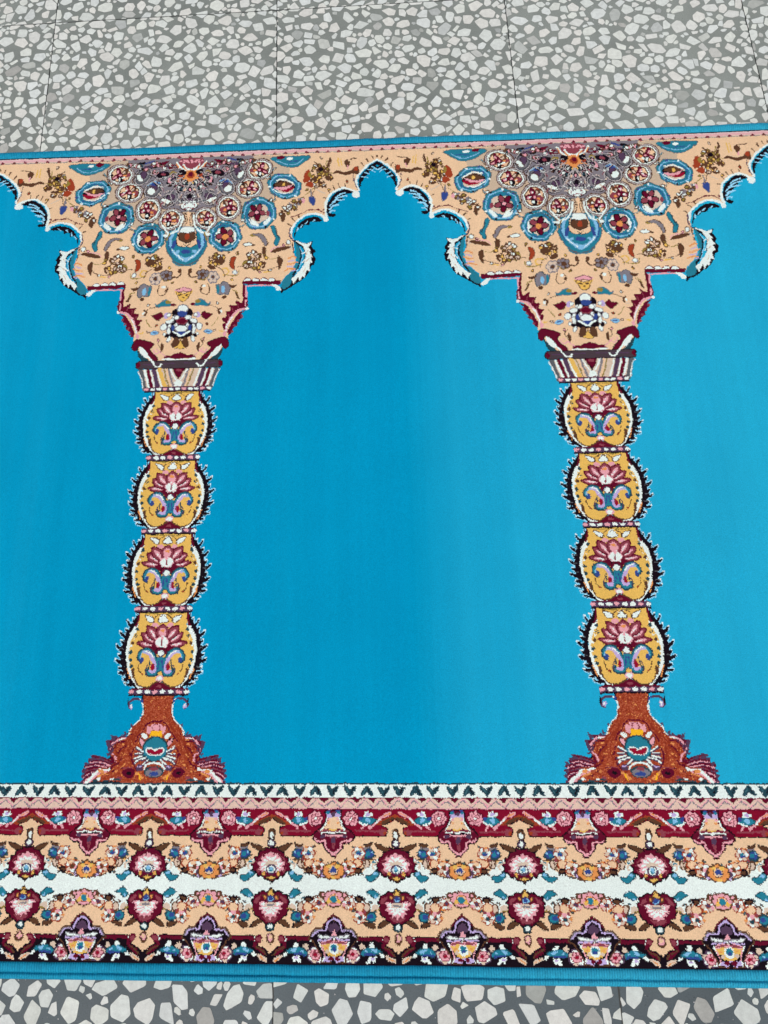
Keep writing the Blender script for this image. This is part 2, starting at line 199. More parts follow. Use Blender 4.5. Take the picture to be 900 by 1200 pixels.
# one line per motif shape: motif, kind, yarn, coordinates in tenths of a millimetre, stroke width
DESIGN = """
S p C 2500,-3367,2391,-3290,2314,-3208,2256,-3125,2220,-3041,2225,-2956,2252,-2870,2227,-2833,2159,-2879,2072,-2920,1996,-2908,1908,-2847,1846,-2774,1815,-2669,1808,-2563,1826,-2472,1817,-2420,1777,-2485,1646,-2525,1547,-2499,1448,-2421,1387,-2334,1364,-2231,1396,-2119,1410,-1922,1429,-1849,1418,-1748,1382,-1664,1275,-1540,1240,-1470,767,-1480,767,-1290,784,-1240,805,-1129,711,-1049,645,-900,602,-765,593,-684,538,-579,448,-448,345,-371,27,-380,-5,-380,-5,-3529,2505,-3529,2505,-3367
S c A 2443,-3382,2431,-3422 15
S c A 2379,-3338,2355,-3378 15
S c A 2315,-3262,2284,-3311 15
S c A 2501,-3408,2501,-3442 15
S c A 2557,-3392,2571,-3423 15
S c A 2619,-3350,2639,-3389 15
S c A 2257,-3195,2226,-3235 15
S c A 1997,-2935,1978,-2990 13
S c A 1934,-2900,1909,-2955 13
S c A 1871,-2849,1840,-2896 13
S c A 1814,-2760,1777,-2777 13
S c A 2072,-2947,2072,-2986 13
S c A 1473,-2480,1448,-2518 16
S c A 1411,-2422,1374,-2461 16
S c A 1362,-2350,1325,-2374 16
S c M 1359,-2485,1495,-2539,1595,-2588,1719,-2575,1794,-2527 11
S e M 1595,-2588,17,1,0,13
S e M 1719,-2582,17,1,0,14
S e M 1781,-2580,17,1,0,14
S p K 2499,-3340,2390,-3251,2307,-3153,2255,-3063,2246,-2909,2272,-2931,2292,-3015,2375,-3135,2498,-3270
S p B 2498,-3266,2375,-3119,2311,-3045,2271,-2893,2489,-2883
S p K 2453,-3233,2498,-3285,2541,-3228,2496,-3199
S c Z 2326,-3153,2388,-3134 15
S c Z 2293,-3092,2374,-3073 15
S c Z 2377,-3205,2439,-3194 15
S c Z 2428,-3241,2496,-3199 15
S c Z 2439,-3186,2476,-3154 15
S e B 2497,-3262,18,1,0,19
S c W 2500,-3367,2391,-3290,2314,-3208,2256,-3125,2220,-3041,2225,-2956,2252,-2870 29
S c V 2187,-3128,2198,-3003,2234,-2894 12
S s K 2183,-2866,2071,-2901,1984,-2875,1896,-2787,1839,-2683,1826,-2562,1863,-2471,1931,-2468,1944,-2505,1901,-2514,1882,-2560,1945,-2648,2020,-2728,2071,-2810,2158,-2836
S c Z 2071,-2840,2008,-2820,1945,-2769 20
S c Z 2089,-2797,1995,-2775,1908,-2703 20
S c Z 2045,-2732,1945,-2716,1870,-2651 20
S c Z 1982,-2654,1907,-2642,1864,-2583 20
S c Z 1944,-2558,1888,-2560,1870,-2531 20
S s B 2095,-2763,2045,-2704,1982,-2616,1932,-2528,2092,-2521
S c Z 2089,-2797,1995,-2775,1945,-2739 16
S c Z 2045,-2732,1958,-2720,1895,-2673 16
S c Z 1982,-2649,1907,-2627,1876,-2583 16
S c W 2227,-2833,2159,-2879,2072,-2920,1996,-2908,1908,-2847,1846,-2774,1815,-2669,1808,-2563,1826,-2472 32
S e W 2210,-2811,52,2,-1,55
S s K 1770,-2422,1696,-2470,1597,-2467,1510,-2418,1449,-2346,1407,-2244,1402,-2156,1425,-2228,1456,-2301,1499,-2300,1536,-2350,1597,-2355,1622,-2399,1709,-2403,1733,-2394
S c Z 1548,-2372,1573,-2401 15
S c Z 1486,-2315,1511,-2359 15
S c Z 1438,-2258,1456,-2316 15
S c Z 1647,-2405,1671,-2426 15
S c W 1817,-2420,1777,-2485,1646,-2525,1547,-2499,1448,-2421,1387,-2334,1364,-2231 30
S e W 1812,-2430,33,1,0,40
S c V 1360,-2320,1345,-2232,1371,-2142,1408,-2111 16
S s K 1408,-2126,1550,-2065,1642,-2088,1630,-2022,1673,-1941,1654,-1898,1680,-1813,1661,-1732,1634,-1723,1601,-1630,1538,-1533,1428,-1456,1337,-1382,1289,-1363,1242,-1329,1276,-1497,1383,-1635,1454,-1776,1465,-1920,1427,-2037
S s T 1414,-2097,1458,-2029,1487,-1904,1469,-1775,1431,-1662,1383,-1592,1378,-1479,1337,-1410,1265,-1392,1252,-1470,1299,-1553,1395,-1663,1442,-1791,1434,-1950
S s B 1467,-2036,1538,-1960,1539,-1845,1518,-1716,1462,-1590,1420,-1534,1401,-1578,1449,-1654,1488,-1774,1507,-1904
S c Z 1477,-2006,1517,-1903,1497,-1774,1449,-1647 10
S p W 1414,-2119,1476,-2094,1550,-2059,1635,-2081,1623,-2037,1587,-2009,1630,-1950,1599,-1936,1648,-1855,1618,-1842,1643,-1769,1606,-1756,1601,-1634,1570,-1657,1541,-1530,1516,-1573,1481,-1497,1462,-1561,1403,-1457,1372,-1536,1432,-1591,1515,-1702,1539,-1773,1551,-1859,1550,-1945,1526,-2019
S c W 1538,-1931,1508,-1904 14
S c W 1551,-1830,1515,-1773 14
S c W 1528,-1716,1492,-1660 14
S c W 1480,-1603,1444,-1590 14
S c Q 1575,-1944,1551,-1887 10
S c Q 1594,-1828,1557,-1786 10
S c Q 1552,-1686,1528,-1630 10
S c I 1332,-1838,1392,-1879,1429,-1856 18
S c I 1321,-1752,1393,-1764,1442,-1791 18
S c I 1285,-1660,1358,-1686,1419,-1677 18
S c E 1344,-1801,1417,-1820 15
S c E 1309,-1709,1406,-1720 15
S c E 1383,-1649,1419,-1662 15
S e W 1328,-2092,30,1,1,38
S c A 1358,-2091,1353,-2069,1338,-2056,1320,-2057,1305,-2071,1299,-2094,1304,-2116,1319,-2129,1337,-2128,1352,-2114,1358,-2091 10
S e Q 1360,-2011,22,1,0,32
S c A 1378,-2098,1404,-1922 13
S p M 760,-1515,1245,-1519,1240,-1456,762,-1473
S s W 766,-1522,780,-1557,813,-1570,848,-1555,863,-1523
S c M 766,-1522,780,-1557,813,-1570,848,-1555,863,-1523,766,-1522 9
S s W 869,-1519,883,-1554,917,-1567,951,-1551,966,-1519
S c M 869,-1519,883,-1554,917,-1567,951,-1551,966,-1519,869,-1519 9
S s W 970,-1515,984,-1550,1018,-1563,1052,-1548,1067,-1516
S c M 970,-1515,984,-1550,1018,-1563,1052,-1548,1067,-1516,970,-1515 9
S s W 1076,-1511,1090,-1546,1123,-1559,1157,-1544,1173,-1512
S c M 1076,-1511,1090,-1546,1123,-1559,1157,-1544,1173,-1512,1076,-1511 9
S c P 786,-1451,1071,-1452,1156,-1438 20
S s W 1119,-1460,1192,-1451,1247,-1399,1241,-1364,1193,-1366,1168,-1409
S c M 760,-1515,767,-1402,772,-1262 22
S c P 788,-1451,793,-1261 15
S c M 774,-1451,784,-1213 24
S c P 802,-1450,805,-1282 14
S p M 778,-1296,749,-1193,666,-1247,678,-1167,587,-1166,616,-1091,552,-1082,572,-998,500,-987,551,-919,513,-901,527,-846,565,-800,597,-908,647,-1016,710,-1087,823,-1121,833,-1197,819,-1281
S c X 709,-1132,695,-1188 12
S c X 645,-1079,631,-1127 12
S c X 599,-997,586,-1039 12
S p M 818,-1107,711,-1049,643,-941,588,-806,591,-739,626,-751,653,-832,705,-871,703,-939,762,-978,748,-1034
S e X 670,-872,17,1,0,16
S e X 715,-939,17,0,1,17
S e X 642,-791,17,1,0,16
S e X 755,-1006,17,1,0,16
S c P 823,-1117,710,-1093,635,-1003,587,-902,563,-796 28
S c W 641,-1003,591,-902,567,-807 16
S c P 802,-1240,798,-1150 20
S e W 820,-1114,19,1,1,22
S e P 549,-754,21,1,1,33
S s M 331,-639,438,-692,532,-716,571,-701,604,-637,599,-570,556,-549,513,-599,428,-515,345,-384,257,-367,292,-459,378,-563
S c K 331,-639,438,-692,532,-716,571,-701,604,-637,599,-570,556,-549,513,-599,428,-515,345,-384,257,-367,292,-459,378,-563,331,-639 8
S s G 425,-448,493,-513,538,-579,518,-472,451,-381,357,-371
S s W 515,-613,493,-513,431,-448,386,-474,444,-561
S p M -202,-440,-180,-469,-85,-470,-40,-505,-7,-514,68,-496,117,-460,194,-455,207,-431,-7,-423
S c W -207,-427,25,-410,214,-415 11
S c P 176,-462,244,-520,301,-572 10
S s Y -115,-1405,-52,-1374,-7,-1366,39,-1378,93,-1397,72,-1321,39,-1266,-7,-1246,-59,-1283,-87,-1340
S c A -7,-1366,39,-1378,93,-1397,72,-1321,39,-1266,-7,-1246 8
S s P -116,-1426,-7,-1465,98,-1426,57,-1392,-7,-1408,-78,-1396
S c A -7,-1465,98,-1426,57,-1392,-7,-1408 9
S e A -51,-1346,17,1,1,14
S e A 35,-1343,17,1,1,14
S e A 0,-1309,15,1,1,13
S s T 151,-1213,208,-1288,270,-1258,320,-1207,350,-1227,334,-1172,261,-1181,164,-1185
S c S 151,-1213,208,-1288,270,-1258,320,-1207,350,-1227,334,-1172,261,-1181,164,-1185,151,-1213 8
S e M 121,-1207,36,1,1,19
S e J -191,-1246,37,1,2,28
S s M 237,-1050,277,-1098,314,-1076,387,-1052,353,-1012,306,-977,263,-1008
S c A 237,-1050,277,-1098,314,-1076,387,-1052,353,-1012,306,-977,263,-1008,237,-1050 8
S e E 201,-1052,34,1,2,42
S e L 338,-800,54,2,1,33
S c S 392,-799,383,-780,356,-769,323,-770,296,-783,284,-802,294,-821,320,-832,354,-831,381,-818,392,-799 7
S c N 308,-804,362,-803 10
S s A 205,-602,238,-655,246,-601,238,-521,213,-548
S c P 243,-534,304,-505,337,-558 15
S c A 471,-1057,457,-1105,492,-1132 24
S e W 494,-1090,17,1,1,22
S c Q 484,-1042,532,-1041 12
S c Y 481,-810,517,-795 20
S c A 665,-1356,704,-1271 15
S c J 627,-1400,689,-1370,691,-1299 12
S e K 0,-1072,133,4,5,97
S e K 0,-852,180,6,8,151
S e K -124,-924,84,3,4,69
S e K 129,-923,84,3,3,69
S e W 0,-1142,70,2,3,61
S c S 70,-1139,59,-1104,25,-1083,-19,-1084,-55,-1107,-70,-1144,-59,-1179,-25,-1201,19,-1199,55,-1176,70,-1139 10
S e N 0,-1070,63,3,2,42
S e M 0,-962,67,2,3,47
S c X 67,-960,56,-932,23,-917,-18,-918,-53,-936,-68,-964,-56,-991,-23,-1007,18,-1006,53,-987,67,-960 10
S e W 0,-852,79,2,3,52
S c S 79,-850,66,-820,27,-802,-22,-803,-62,-824,-79,-855,-66,-885,-27,-902,22,-901,63,-881,79,-850 10
S e N 0,-786,72,3,2,30
S c W -105,-814,-55,-786,7,-743,64,-782,111,-808 18
S e W -92,-1013,32,1,2,31
S c S -61,-1012,-66,-994,-81,-984,-100,-984,-117,-996,-124,-1014,-119,-1032,-104,-1042,-84,-1042,-68,-1030,-61,-1012 8
S e W 70,-1014,31,1,1,31
S c S 102,-1013,96,-996,81,-985,62,-986,46,-997,39,-1016,44,-1033,59,-1044,78,-1043,95,-1032,102,-1013 8
S e W 151,-964,50,16,-6,32
S c S 201,-947,188,-932,161,-929,130,-939,107,-958,101,-980,114,-996,141,-999,172,-989,195,-969,201,-947 8
S e W -156,-871,21,9,-14,53
S c S -136,-862,-148,-832,-163,-817,-176,-823,-182,-847,-177,-880,-165,-910,-149,-924,-137,-919,-131,-895,-136,-862 8
S e W 227,-879,41,1,2,49
S c S 268,-878,261,-849,242,-832,217,-833,195,-851,186,-880,193,-909,212,-926,237,-926,259,-907,268,-878 8
S e W 152,-705,22,-8,17,46
S c S 174,-713,180,-684,175,-663,161,-658,144,-671,130,-696,124,-725,129,-746,143,-751,160,-739,174,-713 8
S e W 158,-820,22,5,-6,53
S c S 180,-815,172,-784,159,-768,146,-771,137,-792,137,-825,144,-855,157,-872,170,-869,179,-847,180,-815 8
S e W 82,-897,17,1,1,27
S c S 99,-897,97,-881,89,-871,78,-871,70,-882,65,-898,68,-914,76,-924,86,-923,95,-913,99,-897 8
S e W 171,-1053,27,1,1,28
S c S 197,-1052,193,-1036,180,-1026,164,-1027,150,-1037,144,-1054,148,-1070,161,-1079,178,-1079,191,-1068,197,-1052 8
S e W -68,-909,17,1,2,28
S c S -52,-908,-54,-892,-62,-883,-72,-883,-81,-893,-85,-910,-83,-926,-75,-935,-65,-935,-56,-925,-52,-908 8
S e W 208,-778,19,1,1,24
S c S 227,-777,224,-763,215,-754,203,-754,193,-764,189,-778,192,-792,201,-801,213,-801,223,-791,227,-777 8
S e K 109,-1082,27,1,1,28
S e K 120,-862,26,1,1,27
S e K 174,-752,26,1,2,27
S e K 114,-753,26,1,1,27
S e N 108,-862,22,5,-5,45
S e A -60,-657,40,13,-13,72
S e A 71,-653,34,-10,21,74
S s Y -7,-716,28,-621,69,-579,-7,-561,-44,-583,-7,-622
S c A -7,-716,28,-621,69,-579,-7,-561 8
S e A 317,-1898,23,12,-4,15
S e A 429,-1870,33,8,-3,30
S e W 429,-1870,21,5,-2,17
S e A 389,-1869,6,39,-25,4
S e Y 389,-1869,4,24,-15,2
S e A 422,-1826,-4,17,-14,-5
S e A 405,-1822,-4,22,-13,-5
S e A 408,-1945,27,26,-16,23
S e J 408,-1945,17,17,-9,13
S e A 327,-1826,-16,33,-23,-17
S e Y 327,-1826,-10,21,-13,-9
S e A 489,-1912,32,12,-6,29
S e W 489,-1912,20,8,-3,16
S e A 357,-1924,20,2,0,17
S e A 403,-1936,-11,27,-16,-10
S e A 430,-1917,-23,26,-19,-23
S e W 430,-1917,-15,16,-11,-13
S e A 502,-1841,4,24,-14,2
S e A 311,-1858,11,29,-12,6
S e A 349,-1895,19,11,-7,18
S e A 400,-1863,-11,28,-13,-8
S e A 383,-1886,23,31,-19,19
S e Y 383,-1886,14,19,-11,11
S e A 459,-1800,23,12,-4,12
S e A 494,-1889,-19,31,-21,-19
S e Y 494,-1889,-12,19,-12,-11
S e A 400,-1797,-14,20,-14,-14
S e A 401,-1938,-25,24,-17,-25
S e J 401,-1938,-16,15,-10,-14
S e A 388,-1800,28,24,-14,24
S e Y 388,-1800,18,15,-8,14
S e A 443,-1808,-29,16,-13,-28
S e Y 443,-1808,-18,10,-7,-16
S e A 374,-1880,-27,6,-4,-16
S e A 357,-1864,-5,18,-10,-4
S e A 464,-1871,27,25,-15,23
S e Q 464,-1871,17,16,-9,13
S e A 393,-1938,23,31,-19,19
S e J 393,-1938,15,20,-11,11
S e A 344,-1752,54,19,-6,34
S e A 457,-1842,49,2,2,51
S e A 270,-1640,37,1,2,43
S e A 242,-1592,37,1,2,43
S e A 192,-1612,37,1,2,43
S e A 189,-1674,37,1,2,43
S e A 238,-1690,37,1,2,43
S e S 273,-1640,23,1,1,27
S e S 243,-1589,23,1,1,26
S e S 190,-1611,23,1,1,26
S e S 187,-1675,23,1,1,27
S e S 238,-1693,23,1,2,27
S e A 226,-1642,30,1,2,35
S e A 226,-1642,23,1,1,27
S e S 416,-1599,39,1,2,46
S e S 394,-1552,39,2,2,46
S e S 347,-1554,39,1,2,46
S e S 322,-1602,39,2,2,46
S e S 343,-1649,39,2,2,46
S e S 390,-1648,40,2,2,46
S e Q 419,-1599,24,1,1,28
S e Q 396,-1549,24,1,1,28
S e Q 346,-1551,24,1,1,28
S e Q 319,-1603,24,1,1,28
S e Q 342,-1652,24,1,1,28
S e Q 392,-1651,24,1,1,28
S e S 369,-1601,32,1,2,37
S e A 369,-1601,24,1,1,28
S e S 286,-1683,27,1,1,32
S c A 313,-1682,308,-1663,295,-1652,279,-1653,265,-1665,259,-1684,263,-1702,276,-1713,293,-1712,307,-1700,313,-1682 10
S s O 603,-1897,655,-1893,633,-1807,640,-1703,576,-1773,577,-1852
S c A 603,-1897,655,-1893,633,-1807,640,-1703,576,-1773,577,-1852,603,-1897 8
S c Y 475,-1712,535,-1731,574,-1679,539,-1638,502,-1639 20
S e W 650,-1659,29,1,1,32
S c S 680,-1658,675,-1640,660,-1629,642,-1630,627,-1642,621,-1660,626,-1679,640,-1690,658,-1689,673,-1677,680,-1658 10
S e A 560,-1976,17,1,1,14
S c J 514,-1638,588,-1614,686,-1618,702,-1689 11
S c A 56,-1727,54,-1655,93,-1611,148,-1616 22
S e A 69,-1712,22,1,2,40
S c A 312,-1503,334,-1417,307,-1348,245,-1364,205,-1436,239,-1492 11
S e A 218,-1422,19,1,1,26
S e W 259,-1470,22,1,1,23
S s S 410,-1486,471,-1498,518,-1531,594,-1465,574,-1325,525,-1340,453,-1336,427,-1386
S c G 410,-1486,471,-1498,518,-1531,594,-1465,574,-1325,525,-1340,453,-1336,427,-1386,410,-1486 8
S e T 438,-1414,19,1,3,70
S e L 504,-1412,24,1,2,56
S e A 527,-1298,30,1,1,28
S s A 568,-1487,630,-1464,678,-1469,643,-1428,595,-1437
S c A 670,-1364,721,-1264 16
S e A 943,-1706,15,36,-23,12
S e Q 943,-1706,9,23,-13,7
S e A 960,-1843,-1,23,-11,-1
S e A 1028,-1775,-18,8,-5,-15
S e A 886,-1731,13,17,-9,9
S e A 891,-1792,-33,4,-4,-30
S e J 891,-1792,-20,3,-3,-17
S e A 874,-1857,33,4,-1,30
S e Q 874,-1857,21,3,-1,17
S e A 954,-1722,-11,36,-24,-12
S e Y 953,-1722,-7,23,-14,-6
S e A 832,-1876,-27,20,-15,-26
S e J 833,-1876,-17,13,-8,-15
S e A 926,-1844,-28,13,-4,-11
S e A 774,-1817,-20,15,-10,-16
S e A 891,-1838,13,23,-8,7
S e A 907,-1772,-6,38,-26,-7
S e Q 907,-1772,-4,24,-14,-4
S e A 826,-1941,-32,9,-8,-30
S e W 826,-1941,-20,6,-5,-17
S e A 936,-1878,9,38,-25,6
S e W 936,-1878,6,24,-14,4
S e A 853,-1869,18,4,-2,15
S e A 924,-1710,18,32,-10,7
S e A 1024,-1924,31,15,-8,28
S e J 1024,-1924,20,9,-5,16
S e A 962,-1908,3,39,-26,0
S e J 962,-1908,2,25,-15,0
S e A 909,-1928,33,3,0,30
S e Q 909,-1928,21,2,0,17
S e A 946,-1875,-26,23,-16,-25
S e J 946,-1875,-16,14,-9,-14
S e A 781,-1797,3,39,-26,0
S e J 780,-1797,1,25,-15,0
S e A 985,-1813,-13,10,-7,-11
S e A 799,-1808,20,19,-10,15
S e A 949,-1900,18,34,-22,15
S e J 949,-1900,11,22,-13,8
S e A 1010,-1784,-29,11,-6,-18
S e A 920,-1961,18,22,-9,10
S e A 806,-1804,26,26,-16,23
S e J 806,-1804,16,16,-9,13
S e A 832,-1744,9,26,-14,6
S e A 894,-1717,32,11,-6,29
S e J 894,-1717,20,7,-3,17
S e A 936,-1894,-28,20,-14,-26
S e Q 936,-1894,-17,12,-8,-15
S e A 1028,-1892,-16,9,-7,-16
S e A 844,-1742,29,21,-13,25
S e J 844,-1742,18,13,-7,14
S e A 1015,-1729,-18,28,-13,-12
S e A 814,-1752,-31,12,-9,-29
S e W 815,-1753,-19,7,-5,-16
S e A 824,-1819,-2,39,-26,-4
S e Y 824,-1819,-1,24,-15,-2
S e A 1042,-1865,27,25,-15,23
S e Y 1042,-1865,17,16,-9,13
S e A 813,-1919,32,15,-8,28
S e W 813,-1919,20,9,-4,16
S e A 875,-1964,9,39,-25,6
S e W 875,-1964,6,24,-14,4
S e A 881,-1761,12,15,-9,9
S e A 972,-1776,-10,37,-25,-10
S e Y 972,-1776,-6,23,-14,-6
S e J 808,-1771,67,2,2,65
S e A 849,-1810,13,37,-24,11
S e W 849,-1810,8,23,-13,6
S e A 823,-1805,-24,25,-18,-23
S e W 823,-1805,-15,16,-10,-13
S e A 762,-1742,9,33,-9,3
S e A 783,-1740,17,34,-22,14
S e W 783,-1740,11,22,-12,8
S e A 811,-1756,-16,32,-22,-17
S e Q 811,-1756,-10,20,-13,-9
S e A 800,-1748,0,39,-26,-2
S e Q 800,-1748,0,24,-15,-1
S e A 797,-1789,-22,24,-9,-11
S e A 779,-1760,-13,35,-24,-14
S e Q 779,-1760,-8,22,-13,-8
S e A 851,-1751,-18,32,-22,-17
S e Q 851,-1751,-11,20,-13,-10
S e A 865,-1758,-33,0,-2,-30
S e Q 865,-1758,-21,0,-1,-17
S s T 1096,-2346,1142,-2362,1181,-2238,1225,-2160,1188,-2054,1144,-2070,1165,-2165,1116,-2256
S c G 1096,-2346,1142,-2362,1181,-2238,1225,-2160,1188,-2054,1144,-2070,1165,-2165,1116,-2256,1096,-2346 8
S c G 1152,-2314,1204,-2156 12
S s S 826,-2226,943,-2251,1018,-2200,1065,-2093,1034,-2045,1002,-2113,950,-2196
S c A 826,-2226,943,-2251,1018,-2200,1065,-2093,1034,-2045,1002,-2113,950,-2196,826,-2226 8
S e J 857,-2214,35,2,0,15
S s A 1104,-1941,1158,-2004,1305,-2035,1360,-2011,1220,-1958
S c P 1097,-1963,1145,-2019,1280,-2036 12
S e A 1017,-1980,32,1,1,67
S s A 1194,-1886,1261,-1833,1242,-1733,1202,-1682
S s W 737,-2086,798,-2121,873,-2081,800,-2054
S c A 737,-2086,798,-2121,873,-2081,800,-2054,737,-2086 8
S e A 879,-2070,27,1,0,15
S c Y 1018,-1648,1103,-1660 20
S e A 1753,-3101,26,23,-6,11
S e A 1767,-2950,29,12,-5,19
S e A 1599,-3150,30,22,-13,28
S e Y 1599,-3150,19,14,-7,16
S e A 1728,-3146,-34,0,-1,-33
S e J 1728,-3146,-22,0,-1,-18
S e A 1748,-3154,5,22,-12,3
S e A 1786,-3179,2,42,-26,0
S e Y 1786,-3179,1,27,-15,0
S e A 1751,-3164,-25,15,-7,-17
S e A 1592,-3191,-13,24,-12,-10
S e A 1716,-3103,2,42,-26,1
S e Q 1716,-3103,2,27,-15,1
S e A 1756,-3121,-23,0,0,-21
S e A 1878,-3069,5,34,-11,2
S e A 1886,-3097,27,27,-17,25
S e Y 1886,-3097,17,17,-10,14
S e A 1834,-3154,11,40,-25,9
S e J 1834,-3154,6,25,-14,5
S e A 1651,-2999,-16,36,-23,-16
S e W 1651,-3000,-10,23,-14,-9
S e A 1793,-3262,17,37,-23,15
S e J 1793,-3262,11,23,-13,9
S e A 1732,-3308,33,14,-8,31
S e J 1732,-3308,21,9,-5,18
S e A 1792,-3132,15,5,-4,20
S e A 1620,-3088,9,41,-26,7
S e W 1620,-3088,6,26,-15,4
S e A 1698,-3070,-23,30,-19,-23
S e Y 1698,-3070,-15,19,-11,-13
S e A 1733,-3099,-15,37,-24,-16
S e J 1733,-3099,-10,23,-14,-9
S e A 1720,-3204,-1,42,-26,-3
S e W 1720,-3204,-1,27,-15,-1
S e A 1867,-3086,-6,32,-15,-5
S e A 1712,-3047,-29,9,-5,-21
S e A 1794,-3028,22,7,-3,17
S e A 1690,-2960,-29,20,-14,-29
S e Q 1690,-2960,-19,12,-8,-16
S e A 1590,-3170,4,33,-18,2
S e A 1817,-2962,0,32,-14,0
S e A 1590,-3190,-33,10,-8,-32
S e J 1590,-3190,-21,6,-4,-18
S e A 1599,-3054,20,35,-21,18
S e W 1599,-3054,13,22,-12,10
S e A 1744,-3006,8,41,-25,7
S e Y 1744,-3006,5,26,-15,4
S e A 1866,-3155,28,20,-5,11
S e A 1743,-3123,20,30,-10,10
S e A 1840,-3096,-6,41,-26,-7
S e J 1840,-3096,-4,26,-15,-4
S e A 1732,-3276,25,30,-18,24
S e Y 1732,-3276,16,19,-10,14
S e A 1733,-3168,34,6,-3,32
S e J 1733,-3168,21,4,-1,19
S e A 1736,-3106,-34,1,-2,-33
S e Y 1736,-3106,-21,1,-1,-19
S e A 1756,-3250,28,25,-15,27
S e Y 1756,-3250,18,16,-8,15
S e A 1846,-3240,19,36,-22,17
S e J 1846,-3240,12,23,-13,10
S e A 1677,-3294,24,31,-19,23
S e W 1677,-3294,15,19,-11,13
S e A 1885,-3063,-16,24,-10,-10
S e A 1712,-3220,28,22,-7,13
S e A 1761,-3199,-18,35,-23,-18
S e J 1761,-3199,-11,22,-13,-10
S e A 1745,-2964,19,9,-5,17
S e A 1720,-3258,-6,33,-15,-5
S e A 1642,-3218,21,10,-5,16
S e A 1660,-3268,-26,26,-17,-26
S e J 1659,-3269,-16,17,-10,-14
S e A 1843,-3200,22,15,-6,15
S e A 1857,-3217,10,19,-13,9
S e A 1625,-3127,15,12,-9,18
S e A 1757,-3019,-31,4,-3,-22
S e A 1750,-3248,-7,23,-17,-9
S e A 1803,-3197,13,29,-11,8
S e A 1688,-3036,-34,3,-3,-32
S e Y 1688,-3036,-22,2,-2,-19
S e A 1624,-3068,-16,21,-12,-15
S e A 1652,-3126,-11,39,-25,-12
S e Y 1652,-3126,-7,25,-14,-7
S s O 1517,-3042,1529,-3166,1592,-3241,1617,-3131,1592,-3054
S s O 1542,-2995,1605,-3054,1656,-3005,1618,-2945
S s J 1579,-3164,1617,-3209,1630,-3099
S e K 1756,-3242,33,1,0,32
S e A 1845,-3097,45,2,0,28
S e A 1674,-3082,25,1,0,56
S c A 1884,-3401,1832,-3262 20
S c A 1667,-3364,1744,-3297 16
S c A 1896,-3385,1858,-3276 11
S s N 1591,-2793,1671,-2789,1663,-2660,1613,-2693
S c S 1591,-2793,1671,-2789,1663,-2660,1613,-2693,1591,-2793 8
S c S 1618,-2914,1625,-2791 22
S c Q 1694,-2911,1794,-2845 15
S e S 1354,-2687,-17,6,-6,-19
S e S 1332,-2692,-11,30,-9,-6
S e A 1354,-2629,2,29,-14,1
S e A 1208,-2530,14,35,-11,6
S e A 1327,-2552,-12,37,-25,-13
S e J 1327,-2552,-8,23,-14,-7
S e A 1312,-2650,28,2,0,21
S e A 1475,-2728,5,41,-26,4
S e J 1475,-2728,3,26,-15,2
S e A 1236,-2545,25,30,-18,22
S e J 1236,-2545,15,19,-10,12
S e A 1319,-2661,-12,38,-25,-13
S e W 1319,-2661,-7,24,-14,-7
S e A 1240,-2580,3,23,-13,2
S e A 1238,-2585,23,11,-5,17
S e A 1234,-2537,30,20,-12,27
S e W 1234,-2537,19,13,-7,16
S e S 1453,-2769,-2,20,-12,-2
S e A 1416,-2654,30,19,-11,28
S e W 1416,-2654,19,12,-6,16
S e A 1416,-2651,-12,11,-10,-16
S e A 1420,-2710,14,38,-24,12
S e J 1420,-2710,9,24,-14,7
S e A 1408,-2621,30,22,-13,27
S e W 1408,-2621,18,14,-7,15
S e A 1505,-2766,-34,4,-4,-32
S e W 1504,-2766,-21,3,-2,-18
S e A 1310,-2600,28,25,-15,25
S e W 1310,-2599,17,16,-9,14
S e A 1420,-2660,-24,10,-4,-13
S e A 1300,-2584,31,12,-3,13
S e A 1432,-2698,25,4,-1,18
S e S 1393,-2745,-17,10,-8,-18
S e A 1407,-2666,-32,9,-7,-31
S e W 1407,-2666,-20,6,-4,-18
S e A 1395,-2642,26,28,-17,23
S e J 1395,-2642,16,17,-10,13
S e A 1358,-2637,-12,38,-24,-13
S e J 1358,-2637,-8,24,-14,-7
S e A 1458,-2724,-11,35,-14,-7
S e A 1348,-2636,-28,21,-15,-27
S e W 1348,-2636,-18,13,-8,-16
S e S 1417,-2689,-14,7,-5,-13
S e A 1285,-2593,-28,4,-2,-16
S e S 1350,-2666,-7,32,-17,-7
S e A 1395,-2721,16,17,-7,10
S e S 1338,-2651,-10,15,-14,-13
S e A 1276,-2637,32,17,-9,29
S e W 1276,-2637,20,11,-5,17
S e A 1471,-2700,25,19,-9,18
S e A 1392,-2743,-24,28,-18,-24
S e J 1392,-2743,-15,17,-10,-14
S e S 1464,-2768,-3,18,-18,-5
S e S 1459,-2694,15,12,-8,16
S s A 1222,-2505,1271,-2564,1285,-2473,1248,-2414
S e P 1519,-2735,20,1,0,39
S s A 1904,-3164,1961,-3216,2061,-3180,2163,-3204,2214,-3259,2258,-3257,2250,-3133,2175,-3152,2074,-3125,1973,-3169
S e O 2220,-3228,28,1,0,41
S c A 1873,-3425,1854,-3299 22
S c J 1835,-3379,1822,-3285 14
S c Y 1975,-3420,1993,-3277 16
S c Y 2013,-3402,2031,-3291 16
S s A 2063,-3353,2114,-3382,2106,-3256,2075,-3289
S c A 2114,-3382,2228,-3400 14
S c P 2126,-3350,2112,-3225 16
S e A 2126,-3318,18,1,-1,41
S c A 919,-1738,993,-1678,1103,-1688,1187,-1728 9
S c J 1037,-1907,1099,-1847,1185,-1858 9
S c A 411,-1757,487,-1697,515,-1610 9
S c J 318,-1646,272,-1576,199,-1564 9
S c A 1693,-2972,1656,-2882,1631,-2791 9
S c J 1494,-2766,1568,-2855,1668,-2943 9
S c A 321,-1186,419,-1155,469,-1112 9
